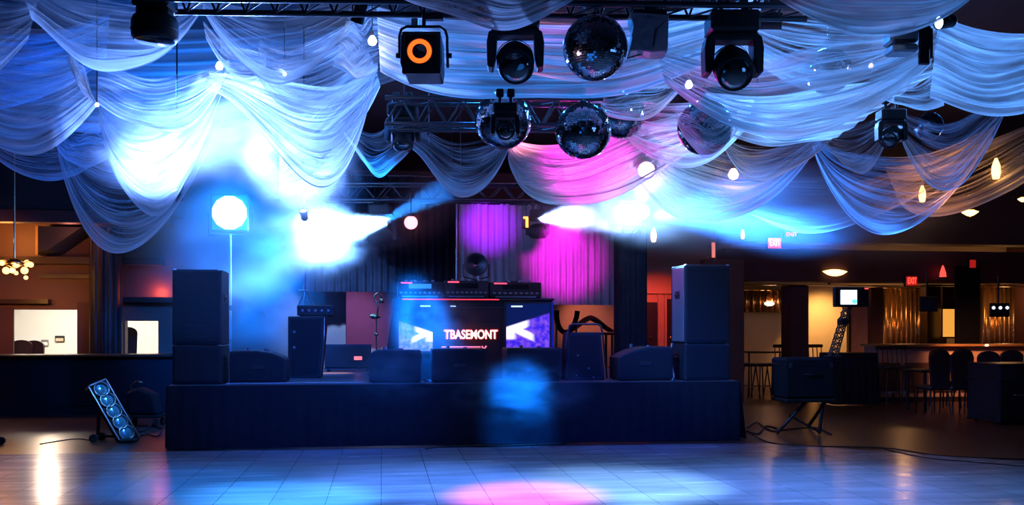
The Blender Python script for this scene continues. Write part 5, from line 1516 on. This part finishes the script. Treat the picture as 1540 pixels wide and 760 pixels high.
# ------------------------------------------------------------------ smoke
def smoke(px, py, d, rx, ry, rd, dens, label, seed, scale=2.2, lo=.38, hi=.68, stretch=(1, 1, 1), rot=0.0):
    k = d / F
    me = bpy.data.meshes.new('smoke_cloud'); b = MB().ball((0, 0, 0), 1.0, 24, 14)
    o = b.build('smoke_cloud', smoke_mat('smoke_%d' % seed, dens, scale, lo, hi, seed, 0.0, stretch))
    bpy.data.meshes.remove(me)
    o.location = W(px, py, d)
    o.scale = (rx * k, rd, ry * k)
    o.rotation_euler = (0, rot, -A)
    return tag(o, label, 'smoke', 'stage smoke', 'stuff')

smoke(345, 325, 14.2, 210, 190, 1.3, .8, 'blue haze glowing around the blinding lamp at left', 1, 1.9, .3, .72)
smoke(228, 226, 9.9, 150, 110, .6, 5.0, 'white smoke around the added lamp at upper left', 2, 2.8, .42, .7)
smoke(355, 185, 9.8, 150, 100, .6, 4.2, 'blue-white smoke bank between the two added left lamps', 3, 2.8, .42, .7)
smoke(455, 250, 10.6, 125, 120, .6, 4.6, 'white smoke falling around the added lamp left of centre', 4, 2.8, .40, .7)
smoke(495, 355, 14.0, 150, 74, .7, 4.6, 'white smoke bank above the tall stage speaker', 5, 2.8, .40, .66)
smoke(400, 445, 13.8, 170, 140, .9, 1.2, 'blue smoke column above the left floor monitor', 6, 2.6, .38, .7)
smoke(635, 480, 12.5, 110, 95, .35, 2.0, 'blue smoke drifting over the left half of the booth', 7, 2.6, .36, .68)
smoke(782, 590, 11.7, 130, 66, .26, 7.5, 'blue smoke puff spilling over the stage skirt', 8, 2.6, .40, .68)
smoke(590, 560, 11.8, 120, 66, .22, 1.8, 'faint blue smoke before the left centre floor monitor', 9, 2.6, .38, .7)
smoke(880, 325, 14.4, 120, 66, .7, 3.4, 'white smoke in the beam left of the right blinder lamp', 10, 2.2, .32, .64)
smoke(962, 290, 13.2, 130, 95, .9, 3.2, 'white haze around the right blinder lamp', 11, 2.2, .32, .68)
smoke(1120, 310, 13.2, 270, 95, 1.0, 1.4, 'blue haze bank right of the right blinder lamp', 12, 2.2, .32, .7)
smoke(825, 375, 15.0, 170, 95, .7, .9, 'magenta haze in front of the backdrop', 13, 2.2, .32, .7)
smoke(640, 310, 14.8, 120, 75, .5, 1.1, 'pale beam haze rising to the right above the booth', 14, 1.8, .26, .7, rot=R(-33))
smoke(1290, 345, 15.5, 230, 80, 1.0, .4, 'grey-violet haze below the right drapes', 15, 1.6, .26, .7)

# ------------------------------------------------------------------ stage light beams, and added spots that brighten smoke and haze
BLUE = (.001, .17, 1.0); BLUEW = (.012, .24, 1.0); GLARE = (.14, .30, 1.0); PALE = (.03, .27, 1.0); LAV = (.11, .34, 1.0); MAG = (1.0, .01, .70); PUR = (.36, .01, 1.0); DEEP = (.001, .085, 1.0)
light('POINT', 'blinder_left_light', W(345, 320, 13.7), (.004, .24, 1), 91.0, .15)
light('SPOT', 'haze_left_fill', W(330, 215, 11.2), (.001, .15, 1), 5400.0, .1, W(375, 400, 14.5), 50, .9)  # added spot that brightens the left haze from the front
light('SPOT', 'smoke_fill_upper_left', W(255, 292, 11.2), GLARE, 5280.0, .08, W(226, 215, 9.9), 54, .9)  # added uplight making the smoke glare white
light('SPOT', 'smoke_fill_middle', W(372, 268, 11.4), GLARE, 4320.0, .08, W(352, 185, 9.9), 60, .9)  # added spot without a fixture, whitens the middle smoke
light('SPOT', 'smoke_fill_left_of_centre', W(452, 312, 12.0), GLARE, 6240.0, .08, W(450, 250, 10.5), 50, .9)  # added uplight whitening the smoke left of centre
light('SPOT', 'rear_head_left_light', W(588, 330, 14.2), (.2, .44, 1), 9000, .06, W(470, 358, 14.0), 44, .8)
light('SPOT', 'smoke_bank_front_fill', W(470, 275, 11.8), (.14, .36, 1), 24000, .08, W(490, 356, 14.0), 30, .95)  # added light on the front of the smoke bank, no head here
light('SPOT', 'smoke_column_beam', W(400, 330, 13.2), BLUE, 1001.0, .1, W(400, 520, 13.9), 70, .8)
light('SPOT', 'booth_beam', W(560, 300, 11.6), BLUE, 4950.0, .1, W(635, 490, 12.5), 28, .8)
light('SPOT', 'skirt_beam', W(800, 330, 9.5), BLUE, 5200, .1, W(782, 592, 11.7), 19, 1)
light('SPOT', 'pale_beam', W(560, 342, 14.9), (.02, .24, 1), 4200.0, .05, W(700, 268, 14.8), 22, .4)
light('SPOT', 'white_beam', W(806, 330, 14.5), (.34, .42, 1), 4500, .04, W(960, 324, 14.4), 28, .6)
light('SPOT', 'white_beam_core', W(812, 330, 14.4), (.25, .38, 1), 3000, .05, W(930, 318, 13.6), 44, .9)
light('SPOT', 'blinder_right_light', W(952, 314, 15.3), (.2, .48, 1), 6000, .2, W(975, 300, 12.0), 46, .9)
light('SPOT', 'magenta_end_fill', W(962, 300, 14.0), (.5, .2, 1), 2600, .08, W(985, 245, 12.2), 24, .8)  # added spot for the glow at the end of the magenta cloth
light('SPOT', 'right_haze_beam', W(985, 322, 14.2), (.03, .2, 1), 30000, .1, W(1250, 362, 13.2), 25, .9)
light('SPOT', 'right_haze_fill', W(978, 326, 13.8), (.03, .2, 1), 5000, .08, W(1100, 312, 13.1), 50, .9)  # second spot added to brighten the near right haze
light('SPOT', 'scanner_fill', W(790, 110, 6.95), (.9, .6, .85), 45, .05, W(975, 55, 7.2), 16, .8)  # spot added to light up the foil scanner
light('SPOT', 'backdrop_magenta_wash', W(845, 330, 13.4), (1, .01, .9), 2025.0, .1, at(848, 385, 16.3), 30, 1)
light('SPOT', 'backdrop_purple_wash', W(715, 320, 13.6), PUR, 1050.0, .1, at(735, 340, 16.3), 24, 1)
light('SPOT', 'magenta_cloth_light', W(850, 318, 13.6), MAG, 2100.0, .1, W(885, 235, 11.5), 38, .9)
# drapes
light('POINT', 'drape_blue_left', W(80, 120, 10.8), DEEP, 44.3, .1)
light('POINT', 'drape_blue_left_upper', W(240, 40, 9.2), BLUE, 4.2, .1)
light('POINT', 'drape_blue_left_second', W(240, 130, 11.6), BLUE, 123.2, .1)
light('POINT', 'drape_blue_left_mid', W(420, 60, 10.2), BLUE, 31.4, .1)
light('POINT', 'drape_white_pinch', W(560, 80, 10.0), BLUEW, 25.2, .08)
light('SPOT', 'drape_band_back', W(720, 40, 10.6), BLUEW, 198.0, .1, W(730, 70, 8.6), 150, .8)
light('SPOT', 'drape_band_back_right', W(960, 40, 10.6), BLUEW, 200.0, .1, W(950, 70, 8.6), 150, .8)
light('SPOT', 'drape_right_back', W(1230, 50, 10.6), PALE, 286.0, .1, W(1225, 85, 8.5), 150, .8)
light('SPOT', 'drape_right_fan', W(1500, 60, 9.9), LAV, 480.0, .1, W(1500, 85, 8.2), 150, .8)
light('SPOT', 'drape_right_lower', W(1150, 165, 11.2), LAV, 650.0, .1, W(1160, 178, 9.9), 150, .8)
light('POINT', 'drape_front_right', W(1300, 130, 6.4), LAV, 9.0, .2)
light('POINT', 'drape_front_centre', W(850, 160, 6.6), BLUEW, 3.0, .2)
light('POINT', 'drape_far_right_blue', W(1410, 190, 11.6), BLUEW, 16, .1)
light('SPOT', 'drape_amber_right', W(1470, 330, 12.0), (1, .35, .12), 260, .1, W(1400, 235, 13.2), 75, .9)
light('SPOT', 'truss_peach_glow', W(780, 200, 10.9), (1, .25, .4), 260, .1, W(780, 170, 11.8), 90, .9)
light('SPOT', 'floor_streak_fill', at(72, 480, 18.3), (1, .72, .5), 120, .06, fl(88, 680), 15, .9)  # added spot in the back room opening for the pale floor streak
light('SPOT', 'front_fill_left', W(775, 145, 6.9), DEEP, 1700, .1, W(500, 560, 12.0), 40, .9)  # added blue fill lifting the dark stage front
light('SPOT', 'front_fill_right', W(1101, 145, 6.9), DEEP, 1500, .1, W(960, 560, 12.0), 36, .9)  # same added fill for the right half of the stage front
light('SPOT', 'front_fill_tower', W(637, 130, 6.9), BLUE, 1500, .1, W(300, 440, 12.0), 16, .9)  # added blue fill on the left speaker tower
# pools on the dance floor from the truss heads
def pool(px, py, d, fx, fy, col, pw, ang, name):
    q = fl(fx, fy); light('SPOT', name, W(px, py, d), col, pw, .08, q, ang, .85)
pool(637, 128, 7.0, 430, 752, (.05, .33, 1), 3536, 30, 'floor_pool_blue_left')
pool(233, 80, 7.0, 290, 730, (.001, .22, 1), 884, 34, 'floor_pool_deep_blue')
pool(775, 140, 7.0, 790, 748, (1, .16, .85), 2700, 27, 'floor_pool_pink')
pool(1101, 140, 7.0, 945, 732, (.22, .48, 1), 2856, 34, 'floor_pool_white')
pool(1101, 140, 7.1, 1210, 735, (.12, .26, 1), 1020, 46, 'floor_pool_right')
pool(775, 140, 7.1, 640, 728, (.08, .25, 1), 2448, 38, 'floor_pool_violet')
light('SPOT', 'stage_floor_warm', W(530, 400, 15.0), (1, .45, .25), 480.0, .05, at(500, 562, 15.0), 24, .5)
light('SPOT', 'stage_blue_wash', W(560, 150, 9.7), BLUE, 500, .1, W(560, 560, 13.0), 42, .8)
light('SPOT', 'stage_blue_wash_right', W(700, 200, 9.6), (.06, .3, 1), 900, .1, W(1020, 480, 12.4), 30, .8)
light('SPOT', 'light_bar_blue', W(240, 420, 11.4), (.10, .45, 1), 120, .1, W(170, 620, 12.3), 24, .8)

# ------------------------------------------------------------------ world and colour
w = bpy.data.worlds.new('night'); scene.world = w; w.use_nodes = True
w.node_tree.nodes['Background'].inputs['Color'].default_value = (.05, .10, .35, 1)
w.node_tree.nodes['Background'].inputs['Strength'].default_value = .02
vs_ = scene.view_settings
vs_.view_transform = 'Standard'; vs_.look = 'None'; vs_.exposure = 0.0; vs_.gamma = 1.0; vs_.use_curve_mapping = False
cy = scene.cycles
cy.use_denoising = True
cy.max_bounces = 5; cy.diffuse_bounces = 2; cy.glossy_bounces = 3; cy.transmission_bounces = 2
cy.transparent_max_bounces = 24; cy.volume_bounces = 0
cy.volume_step_rate = 2.0; cy.volume_max_steps = 64
cy.sample_clamp_indirect = 4.0; cy.sample_clamp_direct = 0.0
cy.caustics_reflective = False; cy.caustics_refractive = False
